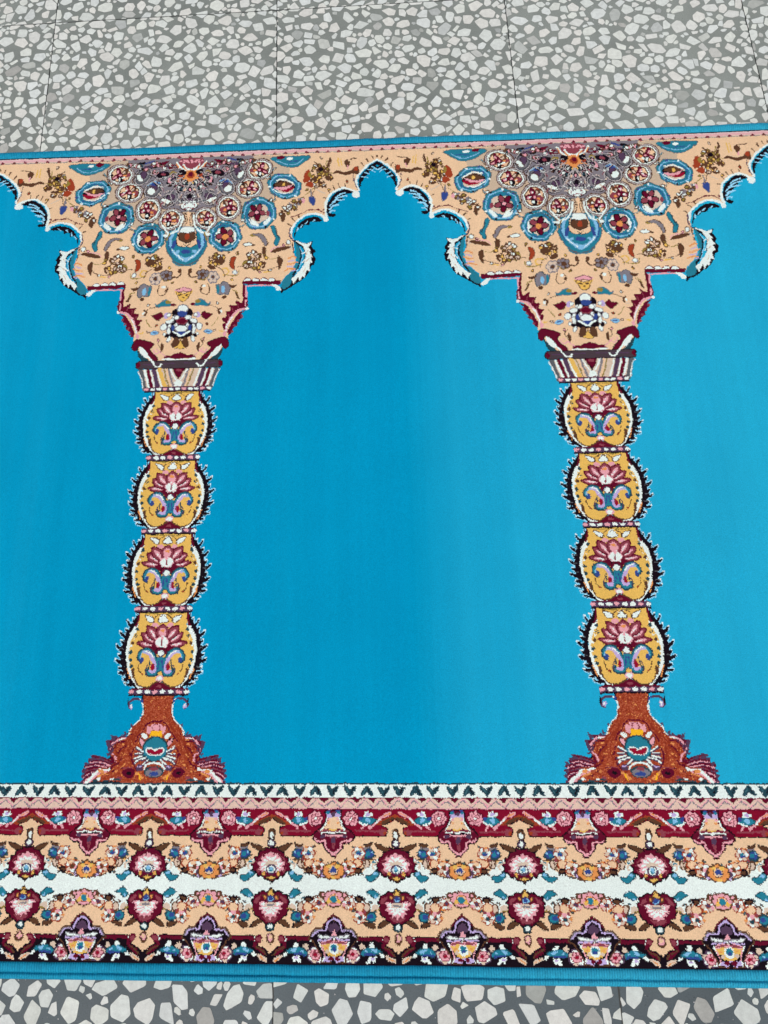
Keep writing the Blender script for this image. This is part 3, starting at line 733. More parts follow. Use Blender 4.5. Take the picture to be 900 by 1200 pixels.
S c J 383,-881,428,-934,461,-1002 9
S c A 248,-695,286,-640,253,-587 9
S c J 1758,-3116,1847,-3174,1910,-3172 9
S c A 682,-1747,755,-1744,805,-1699 9
S e A 1103,-1674,24,1,0,20
S e W 1103,-1674,14,0,0,10
S e A 969,-1650,19,19,-11,15
S e P 970,-1650,11,11,-5,8
S e A 675,-1950,5,29,-17,3
S e J 675,-1950,3,16,-8,1
S e A 202,-1765,-11,24,-15,-11
S e Y 202,-1765,-6,14,-8,-5
S e A 421,-812,-22,9,-7,-18
S e Q 421,-812,-12,5,-3,-9
S e A 321,-910,-23,-10,5,-18
S e O 322,-910,-12,-5,3,-9
S e A 441,-1210,-13,-25,15,-9
S e W 441,-1210,-7,-13,7,-5
S e A 284,-694,3,-27,16,4
S e P 284,-694,2,-15,8,2
S e A 1568,-2916,19,-19,11,17
S e J 1568,-2916,11,-11,6,9
S e A 1857,-2904,25,1,0,21
S e Y 1857,-2904,14,1,0,11
S e A 1758,-3430,20,21,-11,16
S e Q 1758,-3430,11,12,-6,8
S e A 2098,-3023,4,31,-17,3
S e O 2098,-3024,2,17,-9,2
S e A 1796,-2975,-13,26,-15,-12
S e W 1796,-2975,-7,14,-7,-6
S e A 1268,-2058,-23,9,-6,-19
S e P 1268,-2058,-13,5,-3,-10
S e A 152,-1537,-23,-11,5,-19
S e J 152,-1537,-13,-6,3,-9
S e A 615,-1549,-13,-25,15,-9
S e Y 615,-1549,-7,-14,7,-5
S p U -7,-2005,172,-2114,345,-2222,506,-2254,647,-2365,774,-2476,933,-2587,1092,-2778,1187,-2974,1316,-3170,1378,-3487,-66,-3555
S p S -7,-2625,179,-2639,325,-2692,453,-2766,564,-2901,631,-3039,754,-3134,783,-3296,846,-3438,844,-3512,-7,-3553
S c A 22,-2625,179,-2639,325,-2692,453,-2766,564,-2901,631,-3039,754,-3134,783,-3296,846,-3438 10
S s T -201,-2399,-144,-2416,-7,-2383,164,-2404,247,-2303,269,-2110,206,-1941,43,-1792,-170,-1860
S c G2 -7,-2383,164,-2404,247,-2303,269,-2110,206,-1941,43,-1792,-170,-1860 10
S s L -7,-2320,154,-2346,210,-2266,223,-2119,165,-1980,39,-1860,-43,-1893,-66,-2324
S s T -7,-2293,136,-2308,179,-2229,188,-2121,138,-2008,36,-1921,-47,-1969,-65,-2296
S s C -7,-2371,102,-2348,127,-2231,126,-2115,28,-2073,-39,-2122,-52,-2354
S c K -7,-2371,102,-2348,127,-2231,126,-2115,28,-2073,-39,-2122 8
S s W -7,-2398,81,-2380,92,-2290,-7,-2274,-49,-2296
S c S -7,-2398,81,-2380,92,-2290,-7,-2274 8
S s A -7,-2281,91,-2302,103,-2193,-7,-2135,-43,-2199
S c K -7,-2281,91,-2302,103,-2193,-7,-2135 7
S e O 0,-2235,33,1,2,47
S e N 0,-2004,65,2,2,35
S e N 165,-2114,22,-6,20,75
S c W 38,-1883,131,-1963,182,-2037 10
S e L 106,-2009,23,1,1,23
S c N 223,-2265,237,-2111,185,-1968 12
S s T 696,-2306,724,-2199,681,-2102,626,-2013,530,-1993,433,-1989,357,-2060,290,-2143,290,-2254,304,-2364,381,-2430,467,-2483,563,-2453,655,-2408
S c G2 696,-2306,724,-2199,681,-2102,626,-2013,530,-1993,433,-1989,357,-2060,290,-2143,290,-2254,304,-2364,381,-2430,467,-2483,563,-2453,655,-2408,696,-2306 9
S s L 672,-2296,694,-2203,658,-2117,609,-2042,527,-2022,442,-2021,375,-2081,318,-2155,317,-2251,331,-2345,396,-2404,471,-2448,555,-2425,634,-2384
S s T 659,-2291,677,-2205,647,-2125,599,-2058,525,-2037,447,-2039,384,-2092,335,-2161,330,-2249,346,-2335,404,-2392,474,-2428,551,-2411,622,-2370
S s N 635,-2282,658,-2194,613,-2121,558,-2058,478,-2067,400,-2091,365,-2173,342,-2261,387,-2335,442,-2399,522,-2389,601,-2365
S s T 627,-2278,649,-2196,606,-2127,554,-2067,479,-2077,406,-2099,373,-2177,351,-2259,393,-2328,445,-2389,521,-2380,595,-2357
S s Q 611,-2272,629,-2184,575,-2121,508,-2077,436,-2118,375,-2178,385,-2266,415,-2348,493,-2362,573,-2352
S e N 689,-2303,16,1,0,15
S e W 691,-2147,16,1,0,15
S e K 604,-2029,16,1,1,15
S e N 469,-2004,16,1,1,15
S e W 348,-2083,16,1,1,15
S e K 298,-2230,16,1,1,15
S e N 342,-2378,16,1,1,16
S e W 460,-2455,16,1,1,16
S e K 598,-2425,16,1,0,15
S s W 368,-2221,406,-2316,454,-2334,435,-2161,479,-2102
S s W 583,-2348,644,-2268,638,-2153,586,-2097,613,-2231
S e K 564,-2173,51,42,-24,42
S e K 486,-2143,-14,67,-43,-16
S e K 432,-2224,-60,0,-3,-53
S e K 476,-2305,-23,-68,41,-16
S e K 558,-2273,46,-41,29,43
S e X 564,-2173,40,33,-16,30
S e M 486,-2143,-11,52,-30,-11
S e X 432,-2224,-47,0,-2,-37
S e M 476,-2304,-18,-53,29,-11
S e X 558,-2273,36,-32,20,30
S e K 504,-2224,39,1,2,43
S e P 504,-2224,28,1,1,31
S e I 504,-2216,39,2,2,42
S s T 1152,-2630,1171,-2515,1115,-2418,1047,-2331,943,-2319,839,-2325,764,-2407,700,-2501,711,-2617,737,-2730,827,-2792,924,-2838,1024,-2797,1118,-2741
S c G2 1152,-2630,1171,-2515,1115,-2418,1047,-2331,943,-2319,839,-2325,764,-2407,700,-2501,711,-2617,737,-2730,827,-2792,924,-2838,1024,-2797,1118,-2741,1152,-2630 9
S s L 1125,-2622,1140,-2522,1093,-2436,1032,-2362,942,-2350,851,-2357,785,-2427,732,-2510,739,-2611,764,-2708,840,-2763,925,-2801,1013,-2768,1093,-2718
S s T 1111,-2618,1121,-2526,1081,-2446,1023,-2381,941,-2366,859,-2376,796,-2437,750,-2515,753,-2608,779,-2696,847,-2749,926,-2780,1007,-2754,1079,-2704
S s N 1084,-2610,1100,-2516,1044,-2445,979,-2384,894,-2403,813,-2435,784,-2525,767,-2619,823,-2691,889,-2753,974,-2734,1056,-2701
S s T 1076,-2608,1090,-2519,1038,-2452,976,-2395,897,-2412,820,-2443,792,-2527,777,-2616,829,-2684,891,-2743,972,-2725,1049,-2694
S s Q 1057,-2603,1068,-2509,1004,-2449,927,-2409,854,-2459,795,-2528,814,-2620,855,-2703,940,-2709,1024,-2691
S e N 1144,-2627,16,1,0,16
S e W 1131,-2464,16,1,0,15
S e K 1026,-2350,16,1,0,15
S e N 879,-2337,16,1,0,16
S e W 757,-2432,16,1,0,15
S e K 717,-2592,16,1,0,16
S e N 779,-2741,16,1,0,16
S e W 914,-2810,16,1,0,16
S e K 1059,-2764,16,1,0,16
S e K 974,-2569,56,16,-7,49
S e K 917,-2507,8,68,-42,4
S e K 846,-2557,-51,26,-19,-47
S e K 860,-2651,-40,-53,30,-33
S e K 939,-2659,27,-59,37,27
S e X 974,-2569,44,12,-5,35
S e M 917,-2507,6,53,-29,3
S e X 846,-2557,-40,21,-13,-33
S e M 860,-2651,-31,-41,21,-23
S e X 939,-2659,21,-46,26,19
S e K 908,-2588,37,1,1,42
S e P 908,-2588,27,1,1,30
S s W 806,-2475,872,-2465,939,-2372,848,-2388
S s W 996,-2409,1082,-2511,1086,-2444,1029,-2380
S e X 1058,-2562,23,1,1,43
S c K 798,-2554,833,-2454 10
S s T 1487,-2924,1465,-2838,1380,-2800,1289,-2775,1191,-2819,1098,-2874,1059,-2967,1034,-3061,1085,-3134,1148,-3197,1250,-3193,1354,-3176,1430,-3099,1494,-3015
S c G2 1487,-2924,1465,-2838,1380,-2800,1289,-2775,1191,-2819,1098,-2874,1059,-2967,1034,-3061,1085,-3134,1148,-3197,1250,-3193,1354,-3176,1430,-3099,1494,-3015,1487,-2924 9
S s L 1459,-2933,1438,-2858,1366,-2824,1286,-2804,1201,-2840,1121,-2890,1085,-2970,1066,-3052,1108,-3116,1164,-3169,1253,-3167,1342,-3151,1409,-3085,1464,-3012
S s T 1446,-2937,1423,-2870,1360,-2836,1285,-2821,1205,-2851,1134,-2899,1098,-2971,1084,-3046,1120,-3107,1174,-3153,1254,-3155,1336,-3136,1399,-3079,1447,-3010
S s N 1419,-2945,1401,-2874,1326,-2854,1246,-2845,1176,-2899,1113,-2961,1118,-3036,1136,-3107,1212,-3128,1293,-3137,1363,-3082,1425,-3020
S s T 1411,-2947,1393,-2881,1322,-2861,1247,-2853,1181,-2904,1122,-2963,1127,-3033,1144,-3101,1215,-3120,1291,-3128,1357,-3077,1416,-3018
S s Q 1392,-2953,1370,-2885,1291,-2876,1208,-2887,1159,-2957,1130,-3033,1179,-3084,1245,-3120,1324,-3082,1393,-3028
S e N 1479,-2927,16,1,0,16
S e W 1410,-2824,16,1,0,16
S e K 1276,-2798,16,1,0,16
S e N 1139,-2863,16,1,0,16
S e W 1061,-2987,16,1,0,16
S e K 1081,-3114,16,1,0,16
S e N 1189,-3183,17,1,0,16
S e W 1335,-3162,16,1,0,16
S e K 1449,-3060,17,1,0,16
S s K 1104,-3010,1251,-3084,1410,-2972,1270,-2906
S s A 1127,-3017,1251,-3068,1351,-3015,1253,-2971
S s R 1188,-2934,1319,-2960,1397,-2981,1320,-2896
S s P 1128,-2984,1253,-2971,1377,-3014,1286,-2937,1171,-2942
S e Y 1258,-3019,20,1,1,32
S c W 1152,-3088,1267,-3099,1377,-3038 18
S c W 1115,-2953,1222,-2876,1336,-2879 16
S s T 1095,-3475,1585,-3477,1545,-3388,1414,-3296,1264,-3311,1147,-3382
S c G2 1095,-3475,1585,-3477,1545,-3388,1414,-3296,1264,-3311,1147,-3382,1095,-3475 9
S c L 1163,-3414,1280,-3351,1413,-3345,1512,-3415 13
S e M 1212,-3462,53,3,0,33
S e W 1329,-3440,40,2,0,25
S c N 1297,-3383,1446,-3401 13
S c T 260,-2303,288,-2399,252,-2490 12
S c A 274,-2294,302,-2390,265,-2482 8
S c T 324,-2339,418,-2421,564,-2426 12
S c A 337,-2331,431,-2412,577,-2418 8
S c T 673,-2364,744,-2400,732,-2556 12
S c A 687,-2355,757,-2391,746,-2548 8
S c T 734,-2714,765,-2768,896,-2787 12
S c A 747,-2706,779,-2760,909,-2778 8
S c T 1093,-2738,1141,-2796,1123,-2888 12
S c A 1106,-2730,1154,-2787,1136,-2880 8
S c T 1069,-3141,1084,-3221,1148,-3308 12
S c A 1082,-3132,1097,-3213,1162,-3299 8
S e A 289,-2387,26,1,1,31
S e W 289,-2387,15,1,1,18
S e A 726,-2459,26,1,1,31
S e W 726,-2459,15,1,1,18
S e A 1099,-2778,26,1,1,32
S e W 1099,-2778,15,1,0,18
S e A 1077,-3201,26,1,0,33
S e W 1077,-3201,15,1,0,18
S e A 280,-2595,26,1,1,32
S e W 280,-2595,15,1,1,18
S e A 667,-2757,26,1,1,32
S e W 667,-2757,15,1,0,18
S e A 1036,-3142,26,1,0,32
S e W 1036,-3142,15,1,0,18
S e A 230,-2517,162,76,-44,170
S e S2 230,-2517,151,71,-41,159
S e A 230,-2517,137,64,-37,144
S e W 230,-2517,130,61,-35,136
S e A 230,-2517,114,53,-32,120
S e C 230,-2517,100,47,-28,106
S e M 292,-2512,53,4,1,40
S e P 302,-2506,22,2,1,16
S e K 244,-2451,12,62,-32,5
S e W 254,-2445,5,26,-13,2
S e X 172,-2502,-50,15,-11,-38
S e I 182,-2495,-21,6,-4,-15
S e A 180,-2559,-44,-39,18,-31
S e Q 190,-2552,-18,-16,7,-13
S e M 253,-2576,19,-57,31,18
S e P 263,-2570,8,-24,12,7
S e M 230,-2517,29,1,2,32
S e P 231,-2508,16,1,1,17
S e O 323,-2480,16,1,1,15
S e K 204,-2420,16,1,1,15
S e O 176,-2608,16,1,1,15
S e K 201,-2421,16,1,0,15
S e W 178,-2550,12,1,1,14
S e W 284,-2488,12,1,1,14
S e W 268,-2562,12,0,1,14
S s W 148,-2392,215,-2300,316,-2274,268,-2238,190,-2301
S e A 526,-2679,164,97,-71,200
S e S2 526,-2679,152,91,-66,186
S e A 526,-2679,138,82,-60,168
S e W 526,-2679,132,78,-57,160
S e A 526,-2679,116,69,-50,141
S e C 526,-2679,102,60,-44,124
S e M 590,-2668,55,9,-2,48
S e P 600,-2661,23,4,-1,19
S e K 534,-2598,6,66,-39,2
S e W 544,-2592,3,27,-16,1
S e X 468,-2648,-50,25,-18,-45
S e I 479,-2642,-20,10,-7,-18
S e A 492,-2751,-29,-59,34,-22
S e Q 502,-2744,-12,-25,13,-9
S e M 548,-2752,19,-60,37,20
S e P 559,-2746,8,-25,15,8
S e M 526,-2679,31,1,2,39
S e P 526,-2670,17,1,1,21
S e O 477,-2573,16,1,0,15
S e K 518,-2554,16,1,0,15
S e O 485,-2799,16,1,0,15
S e K 549,-2554,16,1,0,15
S e W 546,-2749,12,1,1,14
S e W 587,-2671,13,1,0,14
S e W 468,-2710,13,0,0,14
S e A 794,-2982,190,-33,31,176
S e S2 794,-2982,177,-30,28,164
S e A 794,-2982,161,-28,26,149
S e W 794,-2982,153,-26,24,141
S e A 794,-2982,135,-23,21,125
S e C 794,-2982,118,-20,19,110
S e M 863,-2962,59,21,-7,37
S e P 873,-2956,24,9,-3,15
S e K 785,-2919,-8,72,-31,-8
S e W 795,-2912,-3,30,-12,-3
S e X 727,-2969,-58,15,-9,-38
S e I 737,-2962,-24,6,-4,-15
S e A 742,-3029,-44,-53,21,-27
S e Q 753,-3022,-19,-22,8,-11
S e M 822,-3039,23,-66,29,17
S e P 832,-3033,10,-28,12,7
S e M 794,-2982,33,1,1,31
S e P 795,-2972,19,1,0,17
S e O 748,-3077,16,1,0,16
S e K 852,-2892,16,1,0,15
S e O 710,-2922,17,1,0,15
S e K 710,-3054,17,1,0,16
S e W 738,-2952,13,1,0,14
S e W 862,-2978,13,1,0,14
S e W 843,-3020,13,1,0,14
S e A 927,-3281,182,-74,55,172
S e S2 926,-3281,169,-69,51,161
S e A 927,-3281,154,-63,46,146
S e W 927,-3281,146,-60,44,138
S e A 926,-3281,129,-52,38,122
S e C 926,-3280,113,-46,34,107
S e M 990,-3247,55,37,-14,34
S e P 1000,-3240,23,15,-6,13
S e K 926,-3215,0,75,-32,-3
S e W 936,-3208,0,31,-13,-1
S e X 856,-3275,-60,7,-5,-39
S e I 867,-3268,-25,3,-2,-16
S e A 873,-3327,-46,-53,21,-28
S e Q 884,-3320,-19,-22,8,-11
S e M 959,-3336,28,-65,28,20
S e P 970,-3330,11,-27,11,8
S e M 927,-3280,34,2,1,31
S e P 927,-3271,18,1,0,17
S e O 916,-3384,17,1,0,16
S e K 1038,-3278,17,1,0,16
S e O 884,-3188,17,1,0,16
S e K 1001,-3199,16,1,0,16
S e W 877,-3241,13,1,0,14
S e W 899,-3225,13,1,0,14
S e W 883,-3236,13,1,0,14
S c W 70,-2568,89,-2432,164,-2309,252,-2305,322,-2422 22
S c J 227,-2291,257,-2186 20
S e C 0,-2518,45,2,6,121
S c A -39,-2611,-18,-2504,-40,-2400 10
S c A 50,-2608,45,-2502,79,-2395 10
S e K 0,-2793,135,6,8,147
S e S2 0,-2793,127,5,7,137
S e G2 0,-2793,109,5,6,115
S c K 109,-2788,91,-2721,39,-2682,-28,-2685,-84,-2729,-109,-2797,-92,-2864,-39,-2904,28,-2901,85,-2856,109,-2788 7
S e S 0,-2793,82,4,5,86
S e V 0,-2805,61,3,3,60
S c K 61,-2802,51,-2767,22,-2747,-16,-2748,-47,-2772,-61,-2807,-51,-2842,-22,-2863,16,-2861,47,-2838,61,-2802 7
S e K 253,-2859,119,71,-43,123
S e S2 253,-2859,112,66,-40,115
S e G2 253,-2859,96,57,-33,97
S c K 349,-2802,311,-2756,251,-2750,192,-2784,156,-2848,157,-2916,195,-2962,255,-2969,315,-2933,350,-2870,349,-2802 7
S e S 253,-2859,72,43,-25,72
S e V 252,-2871,53,32,-18,51
S c K 306,-2840,285,-2816,252,-2813,219,-2833,199,-2867,199,-2903,220,-2927,253,-2929,286,-2910,306,-2875,306,-2840 7
S e K 482,-3019,92,131,-90,91
S e S2 482,-3019,87,123,-84,85
S e G2 482,-3019,74,105,-70,71
S c K 555,-2914,500,-2892,438,-2919,392,-2983,380,-3062,408,-3124,463,-3146,526,-3120,571,-3054,583,-2976,555,-2914 7
S e S 482,-3019,56,79,-53,54
S e V 481,-3032,41,59,-37,37
S c K 522,-2973,493,-2962,459,-2978,434,-3014,426,-3057,440,-3090,470,-3101,504,-3085,529,-3049,536,-3006,522,-2973 7
S e K 633,-3247,66,163,-102,55
S e S2 633,-3247,62,152,-95,51
S e G2 633,-3247,53,131,-80,43
S c K 686,-3116,629,-3116,573,-3165,541,-3246,543,-3327,580,-3378,638,-3378,693,-3328,726,-3247,723,-3166,686,-3116 7
S e S 633,-3247,40,99,-60,33
S e V 633,-3259,29,73,-42,23
S c K 662,-3187,632,-3187,602,-3215,584,-3260,584,-3305,603,-3332,634,-3331,664,-3303,682,-3258,681,-3214,662,-3187 7
S s W -80,-2781,-7,-2800,99,-2766,96,-2697,-7,-2647,-56,-2696
S c A -7,-2800,99,-2766,96,-2697,-7,-2647 8
S s W 212,-2784,279,-2842,361,-2862,344,-2809,257,-2759
S c A 212,-2784,279,-2842,361,-2862,344,-2809,257,-2759,212,-2784 8
S s W 452,-2974,488,-3034,551,-3031,554,-2954,492,-2925
S c A 452,-2974,488,-3034,551,-3031,554,-2954,492,-2925,452,-2974 8
S s W 623,-3168,684,-3276,723,-3242,687,-3166
S c A 623,-3168,684,-3276,723,-3242,687,-3166,623,-3168 8
S e N 459,-3113,64,16,-3,28
S c L 395,-3116,483,-3143,562,-3077 12
S p K -27,-2855,-7,-2947,50,-2852
S c S -91,-2858,3,-3025,126,-2849 26
S c S 179,-2816,220,-3030,366,-2900 26
S s K 61,-3131,137,-3159,181,-3048,135,-2941,66,-3037
S e C 108,-3098,31,2,2,47
S s K 186,-3220,276,-3216,319,-3088,270,-3044,203,-3125
S e P 265,-3153,36,2,2,51
S s K 285,-3294,400,-3304,454,-3239,380,-3179,301,-3230
S e P 465,-3301,39,2,1,35
S e X 364,-3259,33,2,1,25
S s M 165,-3379,241,-3423,307,-3388,271,-3326,193,-3330
S e J 235,-3265,46,2,2,44
S e K 500,-3395,57,3,1,32
S c N 496,-3490,653,-3435 22
S e W 654,-3388,31,2,1,28
S e S 578,-3360,39,2,1,25
S s M 303,-3484,472,-3444,461,-3397,344,-3434
S e P 346,-3362,34,2,2,38
S s W 693,-3386,781,-3461,807,-3428,732,-3368
S c S 693,-3386,781,-3461,807,-3428,732,-3368,693,-3386 8
S e A 833,-3443,39,2,1,29
S e K 378,-3309,-8,31,-13,-6
S e A 465,-3306,34,11,-5,32
S e W 465,-3306,21,7,-3,18
S e A 360,-3392,-6,42,-27,-8
S e P 360,-3392,-4,26,-15,-5
S e S 427,-3353,20,18,-6,11
S e V 363,-3312,16,21,-13,14
S e V 309,-3390,32,5,-1,22
S e V 302,-3408,5,34,-11,1
S e V 441,-3324,24,17,-5,12
S e A 457,-3449,-23,29,-20,-25
S e P 457,-3449,-15,18,-11,-14
S e S 223,-3378,25,3,0,17
S e K 418,-3430,26,2,1,21
S e A 350,-3368,-8,40,-26,-11
S e W 350,-3368,-5,26,-15,-6
S e A 277,-3410,-24,29,-20,-25
S e W 277,-3410,-15,18,-11,-14
S e S 549,-3428,26,15,-5,16
S e X 399,-3394,20,2,0,13
S e K 339,-3396,8,18,-9,5
S e A 439,-3415,-15,37,-25,-17
S e P 439,-3415,-10,23,-14,-10
S e K 505,-3435,23,3,0,18
S e S 353,-3329,-24,9,-6,-17
S e X 473,-3429,24,12,-5,19
S e A 510,-3414,-33,11,-9,-32
S e P 510,-3414,-20,7,-5,-18
S e X 263,-3409,19,8,-3,15
S e A 485,-3310,31,23,-12,28
S e P 485,-3310,20,14,-7,16
S e A 501,-3448,-35,3,-4,-34
S e W 501,-3448,-22,2,-2,-19
S e A 748,-3429,19,38,-23,16
S e W 748,-3429,12,24,-13,9
S e K 682,-3457,31,14,-4,18
S e S 634,-3415,18,33,-15,12
S e K 638,-3458,26,6,-2,21
S e A 726,-3410,6,43,-26,4
S e P 726,-3410,4,27,-15,2
S e A 675,-3401,31,22,-12,29
S e W 675,-3401,20,14,-7,16
S e G 661,-3428,-20,29,-11,-12
S e S 701,-3357,-8,25,-10,-6
S e A 804,-3433,-1,43,-27,-4
S e P 804,-3433,-1,27,-15,-2
S e K 644,-3363,1,28,-17,-1
S e A 698,-3409,32,18,-9,31
S e W 698,-3409,20,11,-5,17
S e V 559,-3400,6,26,-15,4
S e A 601,-3350,-35,0,-2,-34
S e P 601,-3350,-22,0,-1,-19
S e V 531,-3396,17,2,0,21
S e V 608,-3393,-27,4,-4,-21
S e G 824,-3412,7,27,-12,4
S e K 150,-3249,46,8,-2,37
S c S2 197,-3241,187,-3221,163,-3211,135,-3216,112,-3234,104,-3257,114,-3278,138,-3287,166,-3282,189,-3265,197,-3241 9
S e P 150,-3249,20,3,-1,17
S e K 144,-3206,44,21,-9,35
S c S2 188,-3184,175,-3168,149,-3166,122,-3179,103,-3202,100,-3227,114,-3243,139,-3245,166,-3232,185,-3209,188,-3184 9
S e V 144,-3206,19,9,-4,16
S e K 130,-3166,40,33,-16,31
S c S2 169,-3133,152,-3121,127,-3127,102,-3147,88,-3175,90,-3199,107,-3211,132,-3205,157,-3185,171,-3157,169,-3133 9
S e S 129,-3166,17,14,-7,14
S e K 107,-3133,33,43,-22,24
S c S2 140,-3090,121,-3084,96,-3097,76,-3124,68,-3154,74,-3176,93,-3182,117,-3170,138,-3143,146,-3113,140,-3090 9
S e X 107,-3133,14,18,-10,11
S e K 78,-3109,24,50,-26,16
S c S2 102,-3059,82,-3059,60,-3078,46,-3109,43,-3140,54,-3159,74,-3159,96,-3140,111,-3109,113,-3078,102,-3059 9
S e W 78,-3109,10,21,-12,8
S e K 44,-3094,14,54,-30,8
S c S2 58,-3040,38,-3046,21,-3070,12,-3104,16,-3134,31,-3149,51,-3143,68,-3119,77,-3085,73,-3055,58,-3040 9
S e G 44,-3094,5,23,-14,4
S e K 0,-3091,3,56,-31,-1
S c S2 3,-3035,-16,-3046,-28,-3075,-30,-3109,-20,-3137,-3,-3147,16,-3135,28,-3107,30,-3072,20,-3044,3,-3035 9
S e C 0,-3090,1,23,-14,-1
S e K 234,-3235,46,8,-1,38
S c S2 280,-3227,271,-3206,247,-3197,219,-3201,196,-3219,188,-3243,198,-3263,222,-3273,250,-3268,272,-3250,280,-3227 9
S e P 234,-3234,19,3,-1,17
S e K 226,-3176,45,19,-8,35
S c S2 271,-3157,258,-3140,233,-3137,205,-3149,186,-3171,182,-3196,195,-3213,220,-3216,248,-3204,267,-3182,271,-3157 9
S e V 227,-3176,19,8,-4,16
S e K 209,-3122,41,30,-14,32
S c S2 250,-3093,234,-3080,209,-3083,183,-3101,168,-3128,168,-3152,184,-3165,210,-3162,235,-3144,251,-3117,250,-3093 9
S e S 209,-3123,17,12,-6,14
S e K 182,-3076,36,39,-19,27
S c S2 218,-3037,200,-3028,175,-3038,153,-3062,142,-3091,147,-3114,165,-3123,190,-3113,212,-3089,223,-3060,218,-3037 9
S e X 183,-3076,15,16,-9,12
S e K 148,-3037,29,46,-24,21
S c S2 177,-2991,158,-2988,135,-3003,117,-3032,111,-3062,119,-3084,139,-3087,162,-3072,180,-3043,186,-3012,177,-2991 9
S e W 148,-3037,12,19,-11,10
S e K 107,-3010,21,52,-27,14
S c S2 128,-2958,108,-2959,88,-2980,75,-3012,74,-3043,86,-3061,106,-3060,127,-3039,140,-3007,140,-2976,128,-2958 9
S e G 107,-3010,9,22,-13,6
S e K 62,-2993,12,55,-30,6
S c S2 74,-2938,54,-2945,37,-2970,30,-3004,34,-3034,50,-3048,69,-3041,86,-3016,94,-2982,89,-2953,74,-2938 9
S e C 62,-2993,5,23,-14,3
S e K 0,-2989,3,56,-31,-1
S c S2 3,-2934,-16,-2945,-28,-2973,-30,-3008,-20,-3035,-3,-3045,16,-3033,28,-3005,30,-2971,20,-2943,3,-2934 9
S e P 0,-2989,1,23,-14,0
S p X -152,-3505,-7,-3522,128,-3492,190,-3393,-7,-3323,-172,-3394
S e P -92,-3478,18,1,1,16
S e P -52,-3454,18,1,1,16
S e P 0,-3474,18,1,1,16
S e P 0,-3450,18,1,1,16
S e P 64,-3471,18,1,1,16
S e P 104,-3447,18,1,1,16
S e P 142,-3467,18,1,1,16
S c W 200,-3456,140,-3364,78,-3319,-4,-3323 26
S c I 201,-3434,142,-3329,80,-3284,-2,-3288 16
S c W -108,-3407,-65,-3342,-4,-3323 26
S c I -106,-3385,-63,-3307,-2,-3288 16
S s I -62,-3278,-7,-3323,67,-3272,84,-3193,-7,-3118,-71,-3200
S s O -41,-3254,-7,-3299,43,-3250,45,-3202,-7,-3173,-39,-3206
S e M 0,-3244,26,1,2,38
S c I 72,-3178,149,-3182,176,-3142 20
S s O 92,-3287,143,-3300,160,-3221,109,-3207
S e K -114,-3281,52,2,3,47
S e Y 0,-3102,39,2,1,25
S c K 15,-3108,-60,-2909 10
S c S2 7,-3118,-68,-2919 12
S c K 15,-3108,131,-2901 10
S c S2 7,-3118,123,-2911 12
S c K 94,-3152,270,-2926 10
S c S2 86,-3161,262,-2936 12
S c K 118,-3182,381,-3030 10
S c S2 110,-3192,373,-3039 12
S c K 133,-3260,439,-3167 10
S c S2 125,-3270,431,-3177 12
S c K 143,-3338,485,-3307 10
S c S2 134,-3348,477,-3317 12
S c K -60,-2909,24,-2767,132,-2886,214,-2759,271,-2918,374,-2891,387,-3029,491,-3134,451,-3198,588,-3286 10
S c S2 -68,-2919,16,-2777,124,-2895,206,-2769,263,-2928,366,-2900,379,-3039,483,-3143,443,-3208,580,-3296 12
S l X 61,-2755,76,-2714 10
S l X 367,-3035,344,-2984 10
S l A 284,-2630,241,-2618 10
S l A 51,-2604,58,-2536 10
S l S 276,-3024,245,-2978 13
S l K 431,-3135,427,-3076 8
S l X 61,-2678,-1,-2704 13
S l S 351,-3212,332,-3152 8
S l A 77,-2959,90,-2909 8
S l P 167,-3019,198,-2999 13
S l X 130,-3084,83,-3041 8
S l Q 264,-2994,329,-2954 8
S l W 450,-2835,477,-2810 10
S l V 122,-2869,83,-2848 13
S l Q 302,-2831,329,-2750 13
S l W 51,-2923,70,-2872 13
S l K 346,-2732,300,-2715 8
S l W 314,-3214,376,-3208 8
S l W 368,-3063,412,-3055 8
S l K 360,-3237,349,-3164 10
S l V 428,-2843,451,-2800 8
S l V 377,-3143,421,-3149 13
S l W 79,-2794,23,-2795 13
S l A 261,-3094,293,-3048 10
S l W 313,-3195,349,-3174 8
S l X 341,-2802,374,-2738 13
S l A 245,-2789,294,-2744 10
S l G 148,-2623,78,-2627 8
S l A 189,-3051,231,-3021 8
S l G 170,-3098,217,-3059 10
S l S 96,-2683,41,-2697 8
S l S 34,-2972,60,-2893 13
S l W 422,-3099,426,-3051 8
S l G 211,-2807,175,-2796 13
S l S 46,-2829,46,-2742 10
S l V 174,-3022,212,-2995 10
S l A 483,-3241,525,-3253 10
S l W 159,-2830,102,-2785 8
S l Q 409,-2944,379,-2911 13
S l W 472,-2831,417,-2785 10
S l A 105,-2912,108,-2860 10
S l Q 110,-2915,124,-2861 10
S l V 459,-3242,454,-3197 10
S l V 69,-2956,10,-2930 8
S l W 205,-3141,186,-3091 10
S l Q 152,-2745,93,-2758 13
S p Q -7,-296,496,-274,477,-203,442,-103,420,-11,-7,-22
S c G2 470,-268,442,-146,407,-12 55
S c W 422,-269,389,-148,347,-13 30
S c M 383,-270,352,-149,314,-14 40
S c W 349,-271,318,-150,279,-15 20
S c V 310,-272,277,-151,237,-16 52
S c W 267,-274,231,-152,186,-17 24
S c Q 224,-275,187,-153,142,-19 42
S c J 183,-276,148,-154,106,-20 16
S c C 151,-277,122,-155,87,-20 26
S c S 125,-278,93,-156,54,-21 24
S c W 506,-260,459,-153,432,-32 14
S p M -7,-292,72,-289,44,-215,-7,-137
S l K -7,-292,72,-289,44,-215,-7,-137 8
S e X 0,-259,36,1,1,20
S c W 103,-278,47,-157,2,-101 19
S p W -7,-137,50,-100,41,-28,-7,-22
